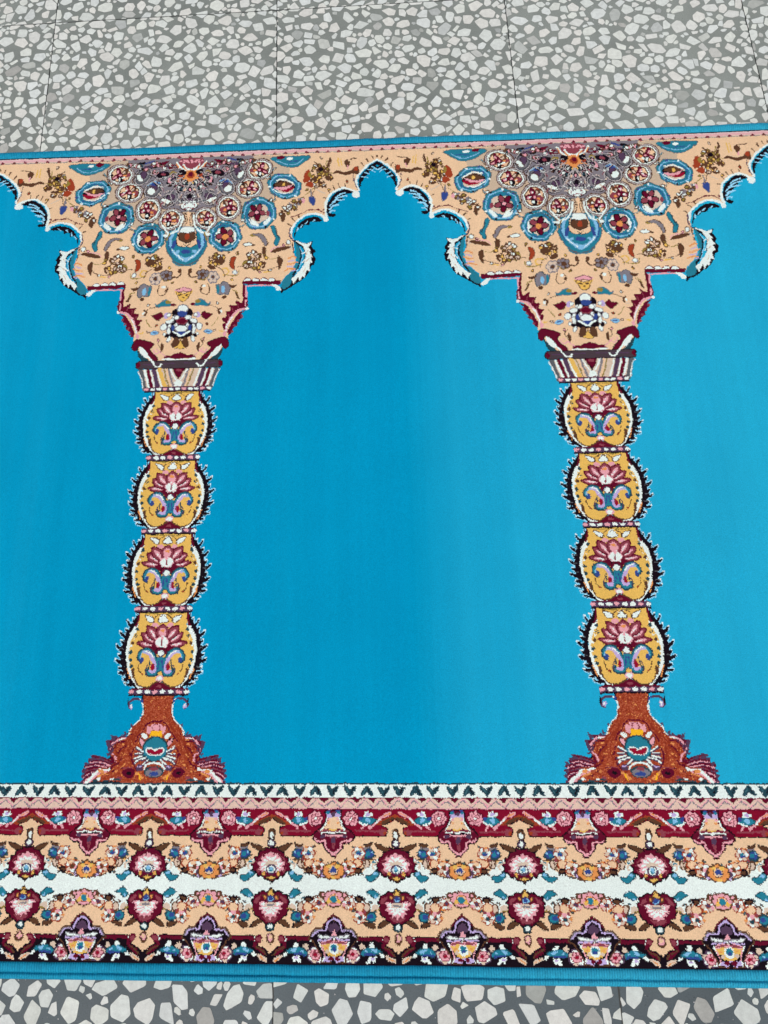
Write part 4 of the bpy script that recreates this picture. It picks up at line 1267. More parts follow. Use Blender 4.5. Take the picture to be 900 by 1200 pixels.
U l Y -242,-281,-152,-34 52
S p H -70,-404,508,-396,541,-367,540,-317,512,-286,-64,-290
S l K -70,-404,508,-396,541,-367,540,-317,512,-286,-64,-290 9
S e M 510,-346,26,1,1,38
S c V 62,-359,451,-355 15
S c W 394,-466,321,-366,297,-326,245,-322,224,-355 22
M c Z 282,49,338,132,389,209,427,311,451,432,450,563,418,673,354,794,260,874 13
M s K 274,49,333,135,383,212,420,311,444,432,444,563,412,671,350,788,254,869,198,888,195,838,383,500,349,269,259,105
M s K 279,133,307,88,309,42,296,21,294,60,294,94
M c Z 279,133,307,88,309,42,296,21,294,60,294,94,279,133 8
M c W 292,30,305,23 12
M s K 303,178,339,146,347,113,334,91,324,117,317,134
M c Z 303,178,339,146,347,113,334,91,324,117,317,134,303,178 8
M c W 330,101,344,94 12
M s K 336,223,389,175,410,125,398,104,373,141,350,174
M c Z 336,223,389,175,410,125,398,104,373,141,350,174,336,223 8
M c W 394,113,407,106 12
M s K 366,279,409,251,422,219,410,198,394,216,379,225
M c Z 366,279,409,251,422,219,410,198,394,216,379,225,366,279 8
M c W 406,207,419,200 12
M s K 390,346,452,304,482,258,469,237,435,265,403,288
M c Z 390,346,452,304,482,258,469,237,435,265,403,288,390,346 8
M c W 465,246,478,239 12
M s K 407,416,451,388,466,356,454,336,436,351,420,358
M c Z 407,416,451,388,466,356,454,336,436,351,420,358,407,416 8
M c W 450,345,463,338 12
M s K 419,488,482,451,511,408,499,388,465,410,433,425
M c Z 419,488,482,451,511,408,499,388,465,410,433,425,419,488 8
M c W 495,397,508,390 12
M s K 423,553,467,532,482,506,470,486,452,495,436,496
M c Z 423,553,467,532,482,506,470,486,452,495,436,496,423,553 8
M c W 466,495,479,488 12
M s K 419,621,480,594,509,563,496,542,463,557,432,564
M c Z 419,621,480,594,509,563,496,542,463,557,432,564,419,621 8
M c W 492,551,506,544 12
M s K 408,683,451,668,465,650,453,629,436,633,421,626
M c Z 408,683,451,668,465,650,453,629,436,633,421,626,408,683 8
M c W 449,638,462,631 12
M s K 390,736,447,721,472,704,459,683,431,689,404,684
M c Z 390,736,447,721,472,704,459,683,431,689,404,684,390,736 8
M c W 455,692,469,686 12
M s K 353,794,398,785,413,774,401,754,383,756,367,747
M c Z 353,794,398,785,413,774,401,754,383,756,367,747,353,794 8
M c W 396,763,410,756 12
M s K 294,852,356,837,386,821,374,801,340,810,307,810
M c Z 294,852,356,837,386,821,374,801,340,810,307,810,294,852 8
M c W 370,810,383,803 12
M s K 274,49,333,135,383,212,420,311,444,432,444,563,412,671,350,788,254,869,198,888,195,838,383,500,349,269,259,105
M c G2 395,270,427,253 8
M c G2 416,351,447,340 8
M c G2 421,443,461,438 8
M c G2 418,546,460,546 8
M c G2 401,637,447,643 8
M c G2 382,716,423,721 8
M s W 272,123,310,182,354,264,381,357,390,466,377,591,340,715,258,832,184,884,-7,893,-7,814,235,726,279,269
M p Y -37,31,271,34,275,181,304,257,347,362,361,466,355,568,325,664,301,732,257,821,185,854,128,854,69,826,-7,781,-7,781
M c A 288,659,281,737,251,816,174,858,117,854,58,820,21,786 14
M c I 368,659,328,771 12
M s G 259,231,278,201,298,220,288,248
M e W 297,255,11,0,1,13
M s G 267,305,287,275,306,293,296,321
M e W 306,328,10,0,0,13
M s A 302,386,321,356,340,375,330,402
M e W 340,409,10,0,1,13
M s G 318,484,337,454,357,472,347,500
M e W 356,507,10,0,1,13
M s G 313,569,332,540,352,558,342,585
M e W 351,592,10,0,1,13
M s G 299,637,318,608,337,626,327,653
M e W 336,660,10,0,1,12
M c Y 268,269,306,327 12
M c A 306,670,293,749 22
M c M 274,29,279,129,304,188 22
M s W -7,53,56,121,29,150,-42,147,-50,114
M c A -7,53,56,121,29,150,-42,147 9
M s W 96,139,119,92,205,67,173,128,128,151
M c A 96,139,119,92,205,67,173,128,128,151,96,139 9
M c A 41,62,89,92,104,139 10
M e P 94,180,28,0,2,26
M e P -74,182,28,0,2,26
M c J -47,55,198,48 10
M s X 73,406,181,431,282,378,166,354
M c M 73,406,181,431,282,378,166,354,73,406 15
M s P 93,403,176,407,237,384,170,378
M c W 123,399,193,390 9
M s X 77,377,183,364,233,264,121,282
M c M 77,377,183,364,233,264,121,282,77,377 15
M s P 92,366,164,338,200,288,140,308
M c W 114,350,167,312 9
M s X 52,348,157,306,176,186,65,234
M c M 52,348,157,306,176,186,65,234,52,348 15
M s P 64,333,128,284,149,220,94,257
M c W 82,309,123,255 9
M s M -7,463,-58,445,-72,405,66,394,126,418,185,441,82,469
M s X -7,167,62,214,63,302,-7,319,-49,301,-55,208
M c M -7,167,62,214,63,302,-7,319 10
M s P -7,208,40,238,37,296,-27,295,-31,231
M e I 0,237,28,0,1,16
M s W -7,307,39,319,76,366,45,417,-7,428,-59,416
M c P -7,307,39,319,76,366,45,417,-7,428 9
M c X 0,342,-3,400 11
M e P 0,327,16,0,1,14
M s M -72,497,-58,445,-7,428,52,446,75,498,50,509,-7,451,-48,508
M c K -7,428,52,446,75,498,50,509,-7,451 6
M e W 0,497,38,0,3,39
M c V 38,498,32,520,14,534,-9,534,-29,520,-38,497,-32,474,-14,460,9,460,29,475,38,498 8
M c G 218,584,248,545,235,485,176,450,115,468,66,541,37,634,47,719,126,723,147,675 44
M p T -7,537,40,532,45,713,-7,725
M c T 215,579,242,539,228,488,174,455,117,473,70,543,41,634,51,713,120,714,135,674 26
M c E 187,476,135,487,93,549,63,623,67,689,107,689 38
M s X 73,600,97,612,105,657,72,674,60,634
M c G 117,567,128,657,141,680 14
M e N 214,565,25,0,2,32
M c L 234,550,222,499,177,471 13
M s R 75,612,98,623,103,669,76,675
M c N 13,566,27,657 14
M c V 137,612,157,658,143,714 11
M c A 189,726,232,681,246,613 10
M e O 202,714,13,0,1,10
M c T 221,476,247,522 24
M c W 174,464,118,487,86,532 14
M e Y 0,713,30,0,2,25
M c G 30,713,25,728,11,737,-8,737,-23,728,-30,713,-25,698,-11,689,8,690,23,699,30,713 8
M e W 0,764,39,0,2,29
M c P 39,764,32,781,14,792,-10,792,-30,781,-39,764,-33,746,-14,736,10,736,30,747,39,764 10
M p M -7,792,58,826,117,860,153,893,-7,892
M l A -7,792,58,826,117,860,153,893,-7,892 8
M e X 0,848,29,0,1,14
S p O -36,3683,174,3691,162,3752,153,3842,172,3923,227,3985,278,4038,307,4112,390,4137,460,4197,482,4266,467,4335,518,4353,610,4404,685,4473,725,4583,-7,4589
S l K -36,3683,174,3691,162,3752,153,3842,172,3923,227,3985,278,4038,307,4112,390,4137,460,4197,482,4266,467,4335,518,4353,610,4404,685,4473,725,4583,-7,4589 12
S c W 194,3720,167,3770,157,3842,174,3923,227,3982,274,4035,299,4105,344,4126 12
S c N 212,3716,168,3756,176,3727 12
S c V 213,3725,264,3720,316,3757,320,3807,292,3828 26
S c K 327,3726,327,3789 14
S e E 291,3803,22,0,1,25
S e W 290,3796,11,0,1,15
S p M 307,4112,399,4123,444,4113,440,4153,528,4171,504,4240,488,4284,451,4266,458,4214,401,4162
S l V 307,4112,399,4123,444,4113,440,4153,528,4171,504,4240,488,4284,451,4266,458,4214,401,4162,307,4112 12
S c P 326,4130,418,4153,472,4214,487,4266 18
S c W 336,4137,400,4148 12
S c V 501,4179,493,4266 18
S c P 470,4284,426,4318,414,4370,439,4387 16
S c M 454,4335,430,4387,450,4439 24
S c V 495,4232,471,4318 16
S c V 456,4382,536,4344,661,4317 32
S c M 457,4387,536,4349,661,4322 30
S c X 450,4399,529,4361,654,4334 15
S c V 457,4403,573,4368,690,4368 32
S c M 458,4408,573,4373,690,4374 30
S c P 451,4420,566,4385,683,4386 15
S c V 503,4420,610,4399,733,4416 32
S c M 503,4425,610,4404,733,4422 30
S c P 497,4437,604,4416,726,4434 15
S c V 558,4442,647,4434,749,4468 32
S c M 558,4447,648,4439,749,4473 30
S c X 552,4459,641,4451,743,4485 15
S c V 613,4468,685,4476,751,4519 32
S c M 613,4473,685,4481,751,4524 30
S c P 607,4485,679,4493,745,4536 15
S c V 650,4502,705,4527,742,4570 32
S c M 650,4507,705,4532,742,4575 30
S c P 644,4519,698,4544,736,4587 15
S c W 469,4447,559,4456,633,4507,707,4578 30
S c P 506,4473,597,4507,671,4575 16
S e W 581,4549,25,0,1,17
S e G 617,4566,29,0,1,14
S e I 560,4473,32,0,1,20
S c I 506,4490,580,4524 16
S e O 518,4541,47,0,1,31
S s M 200,4473,252,4438,326,4464,319,4515,258,4544,212,4521
S e K 264,4490,29,0,1,17
S c X 207,4438,324,4439 10
S c I 114,4541,183,4490 26
S c D 134,4566,157,4507 16
S c G 295,4568,420,4561,528,4571 16
S e W 438,4551,21,0,0,10
S e X 366,4541,29,0,1,14
S c O 21,4575,332,4578 30
S c O3 233,4091,312,4196,354,4318 16
S c O3 155,4003,236,4144 16
S c O3 313,4231,389,4301,377,4404 16
S p V 426,4130,497,4088,470,4162
S p V 483,4183,542,4162,499,4240
S p V 308,4123,364,4091,399,4130
S p V 599,4339,687,4308,662,4353
S p V 691,4391,760,4379,719,4425
S p V 720,4452,774,4476,736,4498
S p V 527,4356,589,4318,591,4361
S c M 328,4170,401,4179,441,4240 15
S c M 312,4214,369,4249,408,4318 15
S c M 355,4335,395,4404,467,4421 15
S e I 348,4196,15,0,0,9
S e I 406,4266,15,0,0,8
S e I 335,4301,15,0,0,9
S e I 398,4473,14,0,1,8
S e I 322,4404,14,0,0,8
S p V 246,3999,285,3978,284,4024
S p V 306,4091,348,4063,336,4112
S p V 461,4205,516,4218,485,4252
S p V 479,4287,530,4284,495,4322
S p V 635,4344,719,4336,681,4374
S p V 736,4490,779,4515,738,4541
S p V 738,4549,775,4578,728,4582
S c O3 229,4021,309,4144,333,4266 13
S c O3 215,4091,277,4231,266,4370 13
S c O3 420,4179,407,4283,356,4353 13
S c O3 148,3878,190,3985 13
S c O3 412,4387,504,4439,594,4439 13
S e M 270,4091,16,0,1,10
S e I 275,4088,7,0,0,5
S e M 263,4301,16,0,0,10
S e I 268,4297,7,0,0,5
S e M 342,4439,16,0,0,10
S e I 348,4435,7,0,0,5
S e M 223,4404,16,0,0,10
S e I 228,4401,7,0,0,5
S e M 434,4473,16,0,0,10
S e I 439,4469,7,0,0,5
S e M 489,4507,16,0,1,10
S e I 495,4503,7,0,0,5
S s O -7,3958,79,3967,147,4029,182,4091,168,4161,223,4231,209,4318,229,4352,162,4438,-7,4473
S c M -18,3963,70,3970,118,4006,144,4064,188,4109,219,4170 15
S c M 223,4231,245,4301,231,4387,182,4464 14
S s O -7,4064,123,4091,146,4161,-7,4196
S s P -7,3984,26,3999,38,4046,-7,4073,-63,4046,-56,3998
S c X -7,3984,26,3999,38,4046,-7,4073 10
S s P 58,4073,68,4024,100,4011,100,4073,72,4091
S s W 88,4117,132,4082,160,4100,117,4144
S s P 112,4205,136,4152,177,4135,169,4187,140,4222
S c K 112,4205,136,4152,177,4135,169,4187,140,4222,112,4205 8
S p D -61,4064,-7,4055,49,4064,62,4126,-7,4134,-66,4126
S e I 53,4140,26,0,1,21
S e T 0,4248,131,0,8,126
S c G 131,4248,110,4322,48,4367,-33,4367,-101,4322,-131,4248,-111,4174,-48,4128,33,4128,102,4174,131,4248 12
S e L 0,4258,105,0,4,59
S e T 0,4213,98,0,3,38
S s R -7,4262,41,4238,92,4241,84,4280,46,4307,-7,4307
S c W -7,4262,41,4238,92,4241,84,4280,46,4307,-7,4307 12
S c V 129,4283,182,4248,199,4240 28
S c W 125,4274,178,4240,195,4231 16
S c V 132,4326,215,4347 28
S c W 128,4318,211,4339 16
S c V 97,4344,180,4370,208,4396 28
S c W 93,4335,176,4361,204,4387 16
S c V 71,4361,128,4413 28
S c W 67,4352,124,4404 16
S c V 149,4300,208,4301 28
S c W 144,4292,204,4292 16
S c W 9,4387,70,4401,104,4438,91,4464 22
S s V 124,4404,188,4421,182,4464,128,4464
S c E 134,4421,180,4430 10
S e G 0,4481,105,0,4,58
S e S 0,4486,90,0,3,41
S e N 0,4498,54,0,2,20
S s X -7,4430,54,4447,-7,4464,-35,4456
E p C -7,4930,-7,4944,55,4976,130,4999,82,5024,75,5063,97,5094,405,5100,632,5106,663,5106,678,5462,588,5498,491,5472,355,5447,274,5376,203,5314,-7,5288
E p O -7,4879,-7,4889,81,4925,152,4953,213,4994,135,4997,69,4973,-7,4930
E s A -7,4916,72,4930,153,4980,105,4988,54,4962
E s P 38,4865,78,4875,131,4909,108,4922,65,4905,39,4887
E c I 46,4876,110,4909 10
E s X 84,5053,108,5035,147,5035,159,5080,121,5094
E c K 94,5095,161,5100,407,5101 11
E c K 3,4937,54,4969,130,4995,85,5019,76,5058,98,5095 9
E e O 105,5067,14,0,1,17
E c X 158,5053,393,5052 14
E c P 135,4916,182,4962,223,4994 24
E c W 151,4936,192,4975 16
E s T 196,4948,268,4916,367,4929,357,4975,292,4993,232,4982
E c G 196,4948,268,4916,367,4929,357,4975,292,4993,232,4982,196,4948 8
E s L 268,4925,304,4948,261,4975,250,4948
E e N 347,4934,24,0,1,18
E p W 223,4911,230,4870,261,4883,269,4860,306,4870,317,4916
E e E 271,4893,22,0,1,16
E s P 228,4998,272,5003,265,5039,244,5026
E s P 306,4998,331,4998,353,5039,328,5030
E c W 282,4994,349,4975,368,4952 16
E e M 492,4929,40,0,2,37
E e M 476,4964,40,0,2,37
E e M 437,4972,40,0,2,37
E e M 403,4948,40,0,2,37
E e M 401,4910,40,0,2,37
E e M 432,4886,40,0,2,37
E e M 473,4894,40,0,2,37
E e P 496,4929,25,0,1,23
E e P 478,4966,24,0,1,23
E e P 436,4975,24,0,1,23
E e P 400,4950,25,0,1,23
E e P 398,4909,25,0,1,23
E e P 432,4883,25,0,1,23
E e P 475,4892,24,0,1,23
E e M 445,4929,32,0,1,31
E e X 445,4929,24,0,1,23
E e X 474,4929,24,0,1,23
E e X 455,4955,24,0,1,23
E e X 422,4945,24,0,1,23
E e X 420,4913,25,0,1,23
E e X 453,4903,24,0,1,23
E e P 476,4929,15,0,1,14
E e P 456,4957,15,0,1,14
E e P 421,4946,15,0,1,14
E e P 419,4912,15,0,1,14
E e P 453,4901,15,0,1,14
E e X 445,4929,20,0,1,19
E e W 445,4929,15,0,1,14
E c P 389,4897,382,4952,409,4998 12
E p M 632,4850,539,4851,548,4933,517,4997,460,5043,414,5089,421,5134,467,5168,520,5171,529,5213,573,5257,632,5298,656,5296,632,4850
E l K 632,4850,539,4851,548,4933,517,4997,460,5043,414,5089,421,5134,467,5168,520,5171,529,5213,573,5257,632,5298 11
E p C 632,4915,577,4929,551,4997,500,5043,567,5029,632,5038,632,5038,632,4915
E c W 563,4933,536,4997,500,5043 13
E p E 558,4929,552,4874,589,4869,632,4924
E e N 579,4860,18,0,0,13
E e P 578,4942,16,0,1,13
E e V 625,4892,20,0,1,24
E e T 678,4878,20,0,0,11
E e I 579,4974,12,0,0,11
E s W 632,4933,632,4984,632,5017,632,5026,632,5026,632,4933
E s N 632,4951,632,4988,632,5008,632,5012,632,5012,632,4951
E c Y 592,5035,636,5052 14
E c X 480,5052,548,5047,637,5063 16
E c W 501,5070,569,5063,637,5074 13
E s K 531,5084,569,5070,632,5083,570,5095
E c P 493,5107,551,5097,638,5095 15
E s V 492,5093,531,5088,542,5111,503,5120
E c P 440,5129,475,5150,539,5153,546,5205,589,5248,641,5277 17
E e X 625,5115,33,0,1,16
E e V 625,5142,23,0,2,36
E c X 612,5169,625,5232 14
E s M -7,5217,31,5216,60,5207,86,5236,123,5252,135,5288,173,5301,173,5332,202,5359,182,5393,192,5425,148,5443,126,5479,92,5473,70,5501,41,5506,-7,5536,-7,5536,-7,5217
E c K -7,5217,31,5216,60,5207,86,5236,123,5252,135,5288,173,5301,173,5332,202,5359,182,5393,192,5425,148,5443,126,5479,92,5473,70,5501,41,5506,-7,5536 13
E s X 74,5270,125,5315,158,5368,116,5324
E s X 113,5430,150,5403,134,5448
E s P -7,5369,32,5299,-7,5253,-26,5299
E s W -7,5369,-7,5311,-7,5276,-7,5311
E s P -7,5369,62,5325,55,5275,-7,5300
E s W -7,5369,48,5330,45,5294,-7,5314
E s P -7,5369,81,5353,100,5306,45,5309
E s W -7,5369,65,5351,82,5318,43,5324
E s P -7,5369,91,5389,140,5359,83,5337
E s W -7,5369,76,5381,113,5361,71,5347
E s P -7,5369,69,5422,127,5417,90,5374
E s W -7,5369,61,5408,103,5407,74,5377
E s P -7,5369,37,5434,90,5448,78,5399
E s W -7,5369,36,5420,74,5432,62,5397
E e Q 0,5360,58,0,2,27
E e W 0,5413,48,0,3,41
E c V 48,5413,41,5437,18,5452,-12,5452,-37,5437,-48,5413,-41,5389,-18,5374,12,5374,38,5389,48,5413 13
E e T 0,5413,25,0,2,23
E e L 0,5404,17,0,2,19
E s Y 56,5444,79,5430,91,5461,63,5475
E c A 56,5444,79,5430,91,5461,63,5475,56,5444 7
E s Y -7,5484,-7,5475,49,5488,-7,5515
E c A -7,5475,49,5488,-7,5515 8
E e I 66,5452,10,0,1,9
E e K 0,5088,37,0,5,65
E e A 0,5088,30,0,4,58
E e W 0,5097,20,0,2,35
E e V 0,5172,43,0,3,38
E c K 43,5171,36,5194,16,5208,-11,5208,-33,5194,-43,5172,-36,5149,-16,5136,11,5135,33,5149,43,5171 8
E e W 0,5170,24,0,2,23
E s A 52,5230,117,5189,209,5169,191,5202,126,5243,82,5239
E c K 52,5230,117,5189,209,5169,191,5202,126,5243,82,5239,52,5230 7
E s T 168,5456,209,5425,255,5465,313,5471,305,5500,259,5528,209,5496
E c G 168,5456,209,5425,255,5465,313,5471,305,5500,259,5528,209,5496,168,5456 9
E s L 182,5447,215,5431,231,5456,202,5465
E c Q 185,5341,235,5368,227,5403 20
E e T 219,5345,19,0,0,9
E e Y 242,5323,13,0,1,10
E c A 203,5323,271,5323,324,5403,433,5464,550,5489,648,5498 13
E c G 209,5252,290,5305,387,5322,486,5357,584,5401 11
E e A 221,5287,22,7,-3,10
E e G3 221,5288,13,4,-2,5
E e A 346,5446,21,-7,5,10
E e G3 346,5447,12,-4,2,5
E e A 462,5472,23,3,-2,10
E e G3 462,5472,14,2,-1,5
E e A 582,5357,18,14,-7,8
E e G3 582,5357,11,8,-4,4
E e A 420,5206,20,-11,6,9
E e G3 420,5206,11,-6,3,5
E e A 503,5322,22,7,-3,10
E e G3 503,5322,13,4,-2,5
E e A 325,5327,23,0,0,10
E e G3 325,5327,13,0,0,5
E s A 230,5157,262,5171,316,5179,308,5206,343,5224,265,5216
E c K 230,5157,262,5171,316,5179,308,5206,343,5224,265,5216,230,5157 7
E c S 255,5216,334,5224 30
E e N 268,5267,49,0,2,41
E c G 316,5266,309,5291,285,5306,255,5306,230,5291,219,5267,227,5243,251,5227,281,5227,306,5242,316,5266 14
E e T 278,5269,23,0,1,19
E e L 240,5252,12,0,1,12
E e O 414,5260,33,0,2,31
E e O 396,5292,33,-1,2,31
E e O 356,5292,33,0,2,31
E e O 335,5260,33,0,1,31
E e O 353,5228,33,0,2,31
E e O 392,5228,33,0,1,31
E e Q 416,5260,20,0,1,19
E e W 397,5294,20,0,1,19
E e Q 355,5294,20,0,1,19
E e W 332,5260,20,0,1,19
E e Q 351,5226,21,0,1,19
E e W 394,5226,21,0,1,19
E e O 374,5260,27,0,1,25
E e T 374,5260,20,0,1,19
E e N 365,5269,25,0,1,14
E e I 352,5206,14,0,0,9
E e I 426,5313,16,0,0,9
E e A 297,5358,41,0,3,46
E e Q 297,5358,27,0,2,34
E c A 301,5332,313,5385 12
E e O 384,5358,53,0,2,46
E e C 384,5354,41,0,2,35
E s K 343,5402,420,5398,413,5446,365,5455
E e A 383,5424,27,0,1,16
E e O 518,5408,36,0,2,33
E e O 485,5432,36,0,2,33
E e O 445,5417,36,0,2,33
E e O 437,5378,36,0,2,33
E e O 470,5354,36,0,2,33
E e O 511,5369,36,0,2,33
E e Q 521,5409,22,0,1,20
E e W 486,5434,22,-1,1,20
E e Q 442,5418,22,0,1,20
E e W 435,5377,22,0,1,20
E e Q 470,5351,22,0,1,20
E e W 513,5367,22,0,1,20
E e O 478,5393,29,0,1,27
E e A 478,5393,22,0,1,20
E e C 452,5358,25,0,1,19
E e I 475,5331,17,0,0,9
E e P 507,5402,19,0,1,21
E e V 524,5450,35,0,2,39
E e E 520,5468,15,0,1,16
E e X 319,5314,13,0,1,18
E e A 694,5441,44,0,2,40
E e A 661,5469,44,0,2,40
E e A 625,5462,44,0,2,40
E e A 592,5426,44,0,2,40
E e A 625,5387,44,0,2,40
E e A 625,5375,44,0,2,40
E e A 689,5399,44,0,2,40
E e I 697,5442,27,0,1,25
E e I 662,5472,27,0,1,25
E e I 625,5465,27,0,1,25
E e I 589,5426,27,0,1,25
E e I 625,5385,27,0,1,25
E e I 625,5372,27,0,1,25
E e I 692,5398,27,0,1,25
E e A 625,5423,35,0,1,33
E e T 625,5423,27,0,1,25
E e A 625,5423,50,0,2,46
E e C 625,5423,42,0,2,39
E e I 625,5401,17,0,0,12
E e D 625,5441,19,0,1,12
E e N 625,5423,33,0,1,30
E e Y 583,5384,23,0,1,19
E e Q 625,5450,17,0,0,14
E e Y 625,5489,29,0,1,12
E p C -7,5891,187,5770,284,5795,470,5725,525,5681,632,5681,632,6018,155,6018,89,6018,78,6060,122,6094,58,6124,-7,6166,-7,6166,-7,5892
E p C 632,5742,519,5767,394,5878,291,5962,286,6023,632,6026
E p M 155,6019,391,6017,393,6058,337,6067,234,6067,158,6060
E p K 167,6060,242,6046,393,6058,394,6074,168,6076
E p M 27,6187,59,6136,132,6102,122,6085,158,6060,161,6110,108,6161,54,6195
E c A 36,6187,69,6149,133,6115 16
E c K 145,6016,391,6016 10
E c K 10,6177,58,6124,122,6092,78,6060,89,6018 9
E e M 111,6043,41,0,3,39
E e X 112,6043,26,0,2,24
E c C 93,6077,72,6044 12
E s Q 31,6249,34,6216,82,6190,128,6184,102,6223,57,6243
E c I 42,6236,92,6207 10
E p M 419,6024,267,6023,265,6055,417,6052
E s W 129,6202,155,6160,209,6126,192,6160,166,6194
E s T 159,6156,213,6120,283,6111,365,6152,344,6188,287,6180,212,6172
E c G 159,6156,213,6120,283,6111,365,6152,344,6188,287,6180,212,6172,159,6156 8
E s L 209,6135,265,6122,248,6151,211,6156
E e L 314,6151,15,0,1,10
E c N 230,6172,334,6179 18
E s W 227,6114,253,6071,282,6084,269,6113
E s Q 321,6109,356,6079,377,6108,360,6138
E p W 217,6185,251,6197,283,6192,310,6246,282,6251,262,6226,244,6247,224,6226
E e E 251,6209,17,0,0,12
E e V 495,6182,41,0,2,36
E e V 478,6216,41,0,2,36
E e V 438,6225,41,0,2,36
E e V 404,6202,41,0,2,36
E e V 402,6164,41,-1,2,37
E e V 433,6140,41,0,2,36
E e V 475,6148,41,0,2,36
E e Q 498,6182,25,0,1,22
E e W 480,6218,25,0,1,22
E e Q 437,6228,25,-1,1,22
E e W 401,6203,25,0,1,22
E e Q 398,6163,25,0,1,22
E e W 432,6138,25,0,1,23
E e Q 477,6146,25,0,1,22
E e V 446,6183,33,0,2,29
E e X 446,6182,25,-1,1,22
E e X 480,6178,28,0,1,25
E e X 464,6204,28,0,1,25
E e X 431,6204,28,0,1,25
E e X 412,6179,28,0,1,25
E e X 428,6153,28,0,1,25
E e X 462,6152,28,0,1,25
E e P 482,6178,17,0,1,16
E e P 465,6206,17,0,1,15
E e P 430,6206,17,0,1,15
E e P 410,6179,17,0,1,15
E e P 427,6151,17,0,1,16
E e P 462,6151,17,0,1,15
E e X 446,6178,23,0,1,20
E e R 446,6178,17,0,1,15
E e X 482,6157,17,0,1,15
E p K 632,5815,568,5858,520,5913,510,5945,445,5945,398,5997,380,6039,425,6065,467,6133,508,6200,504,6242,598,6251,632,5815
E l A 632,5815,568,5858,520,5913,510,5945,445,5945,398,5997,380,6039,425,6065,467,6133,508,6200,504,6242,598,6251,632,5815 12
E c M 629,5821,567,5864,524,5915 10
E c E 626,5854,564,5896,544,5964,463,5964,420,6014 17
E s V 632,5879,582,5913,568,5965,632,5982
E c K 632,5879,582,5913,568,5965,632,5982 8
E c S 502,5955,444,5964,401,6023 12
E s P 632,6012,632,5965,592,6012
E s W 632,6024,554,6011,469,6002,495,6032,570,6037
E c S 632,6024,554,6011,469,6002,495,6032,570,6037,632,6024 8
E c E 609,6033,550,6049,474,6049 14
E s X 632,6058,550,6056,491,6078,547,6085,632,6075
E c P 632,6058,550,6056,491,6078,547,6085,632,6075 8
E s W 500,6083,473,6066,505,6133
E p Y 632,6080,494,6089,528,6133,566,6184,632,6193
E e Q 560,6151,-19,0,-1,17
E e W 625,6126,-47,0,-5,47
E e T 625,6119,-32,0,-3,32
E e N 625,6134,-17,0,-2,15
E e I 549,6117,-13,0,-1,10
E p E 632,6193,537,6192,524,6234,599,6243
E e M 592,6211,-26,0,-2,20
E c W 538,6184,514,6234 12
E c P 507,6108,537,6192 13
E s M -7,5582,27,5608,44,5624,72,5611,101,5622,126,5642,165,5651,168,5684,189,5705,175,5737,191,5768,168,5796,157,5832,123,5846,106,5878,71,5889,44,5912,-7,5904,-7,5904,-7,5591
E c K -7,5582,27,5608,44,5624,72,5611,101,5622,126,5642,165,5651,168,5684,189,5705,175,5737,191,5768,168,5796,157,5832,123,5846,106,5878,71,5889,44,5912,-7,5904 13
E s X 94,5658,153,5684,156,5727,116,5701
E s X 77,5840,42,5883,-7,5891,-7,5866
E s P -7,5746,-7,5819,-7,5868,27,5819
E s W -7,5746,-7,5807,-7,5843,-7,5807
E s P -7,5746,-7,5816,49,5848,51,5799
E s W -7,5746,-7,5803,39,5828,37,5792
E s P -7,5746,35,5806,87,5818,67,5772
E s W -7,5746,32,5792,69,5804,52,5771
E s P -7,5746,63,5785,116,5775,74,5741
E s W -7,5746,53,5774,92,5769,60,5746
E s P -7,5746,81,5754,127,5723,69,5710
E s W -7,5746,65,5749,101,5728,58,5720
E e Q 0,5738,61,-1,1,22
E c S -34,5741,32,5741 12
E s Y -7,5594,31,5633,29,5654,-7,5659,-26,5650,-28,5633
E c A -7,5594,31,5633,29,5654,-7,5659 8
E s I 42,5663,69,5650,67,5684,48,5689
E c A 42,5663,69,5650,67,5684,48,5689,42,5663 8
E e L 0,5685,34,0,2,29
E c V 34,5685,29,5702,13,5713,-9,5713,-27,5702,-34,5685,-29,5668,-13,5657,9,5657,27,5667,34,5685 10
E e N 0,5680,21,0,2,21
E s T 175,5645,197,5623,243,5588,307,5626,266,5648,210,5679
E c G 175,5645,197,5623,243,5588,307,5626,266,5648,210,5679,175,5645 9
E s L 190,5666,218,5649,219,5675
E s A 76,5891,127,5869,176,5903,198,5943,145,5935,110,5912
E c K 76,5891,127,5869,176,5903,198,5943,145,5935,110,5912,76,5891 7
E e G 0,5938,44,-1,3,39
E c K 44,5938,37,5961,16,5975,-11,5976,-34,5962,-44,5939,-37,5916,-16,5901,11,5901,34,5915,44,5938 8
E e W 0,5934,23,0,1,22
E e A 0,6037,40,0,4,51
E e P 0,6031,23,0,2,32
E e C 0,6026,13,0,1,20
E e Q 215,5761,38,0,2,34
E c J 177,5770,226,5787 14
E c A 202,5787,265,5795,317,5709,410,5665,504,5647 13
E c G 222,5881,303,5804,398,5794,461,5742 11
E e A 227,5796,22,7,-3,10
E e G3 226,5796,13,4,-2,5
E e A 260,5709,19,-11,6,9
E e G3 260,5709,11,-6,3,4
E e A 324,5674,19,-11,6,9
E e G3 324,5674,11,-6,3,4
E e A 439,5682,21,-7,4,10
E e G3 439,5682,12,-4,2,5
E e A 323,5820,23,3,-1,10
E e G3 323,5821,13,2,-1,5
E e A 435,5785,18,13,-7,8
E e G3 435,5786,11,8,-3,4
E e A 318,5889,21,-7,4,9
E e G3 318,5889,12,-4,2,5
E s A 226,5941,233,5898,317,5889,328,5906,273,5940
E c K 226,5941,233,5898,317,5889,328,5906,273,5940,226,5941 7
E e T 258,5842,51,-1,2,41
E c G 309,5842,301,5866,276,5881,244,5882,218,5867,207,5843,215,5819,240,5803,271,5803,298,5818,309,5842 14
E e N 267,5838,27,0,1,22
E e O 404,5860,31,0,2,28
E e O 378,5883,32,0,2,28
E e O 341,5873,31,0,2,28
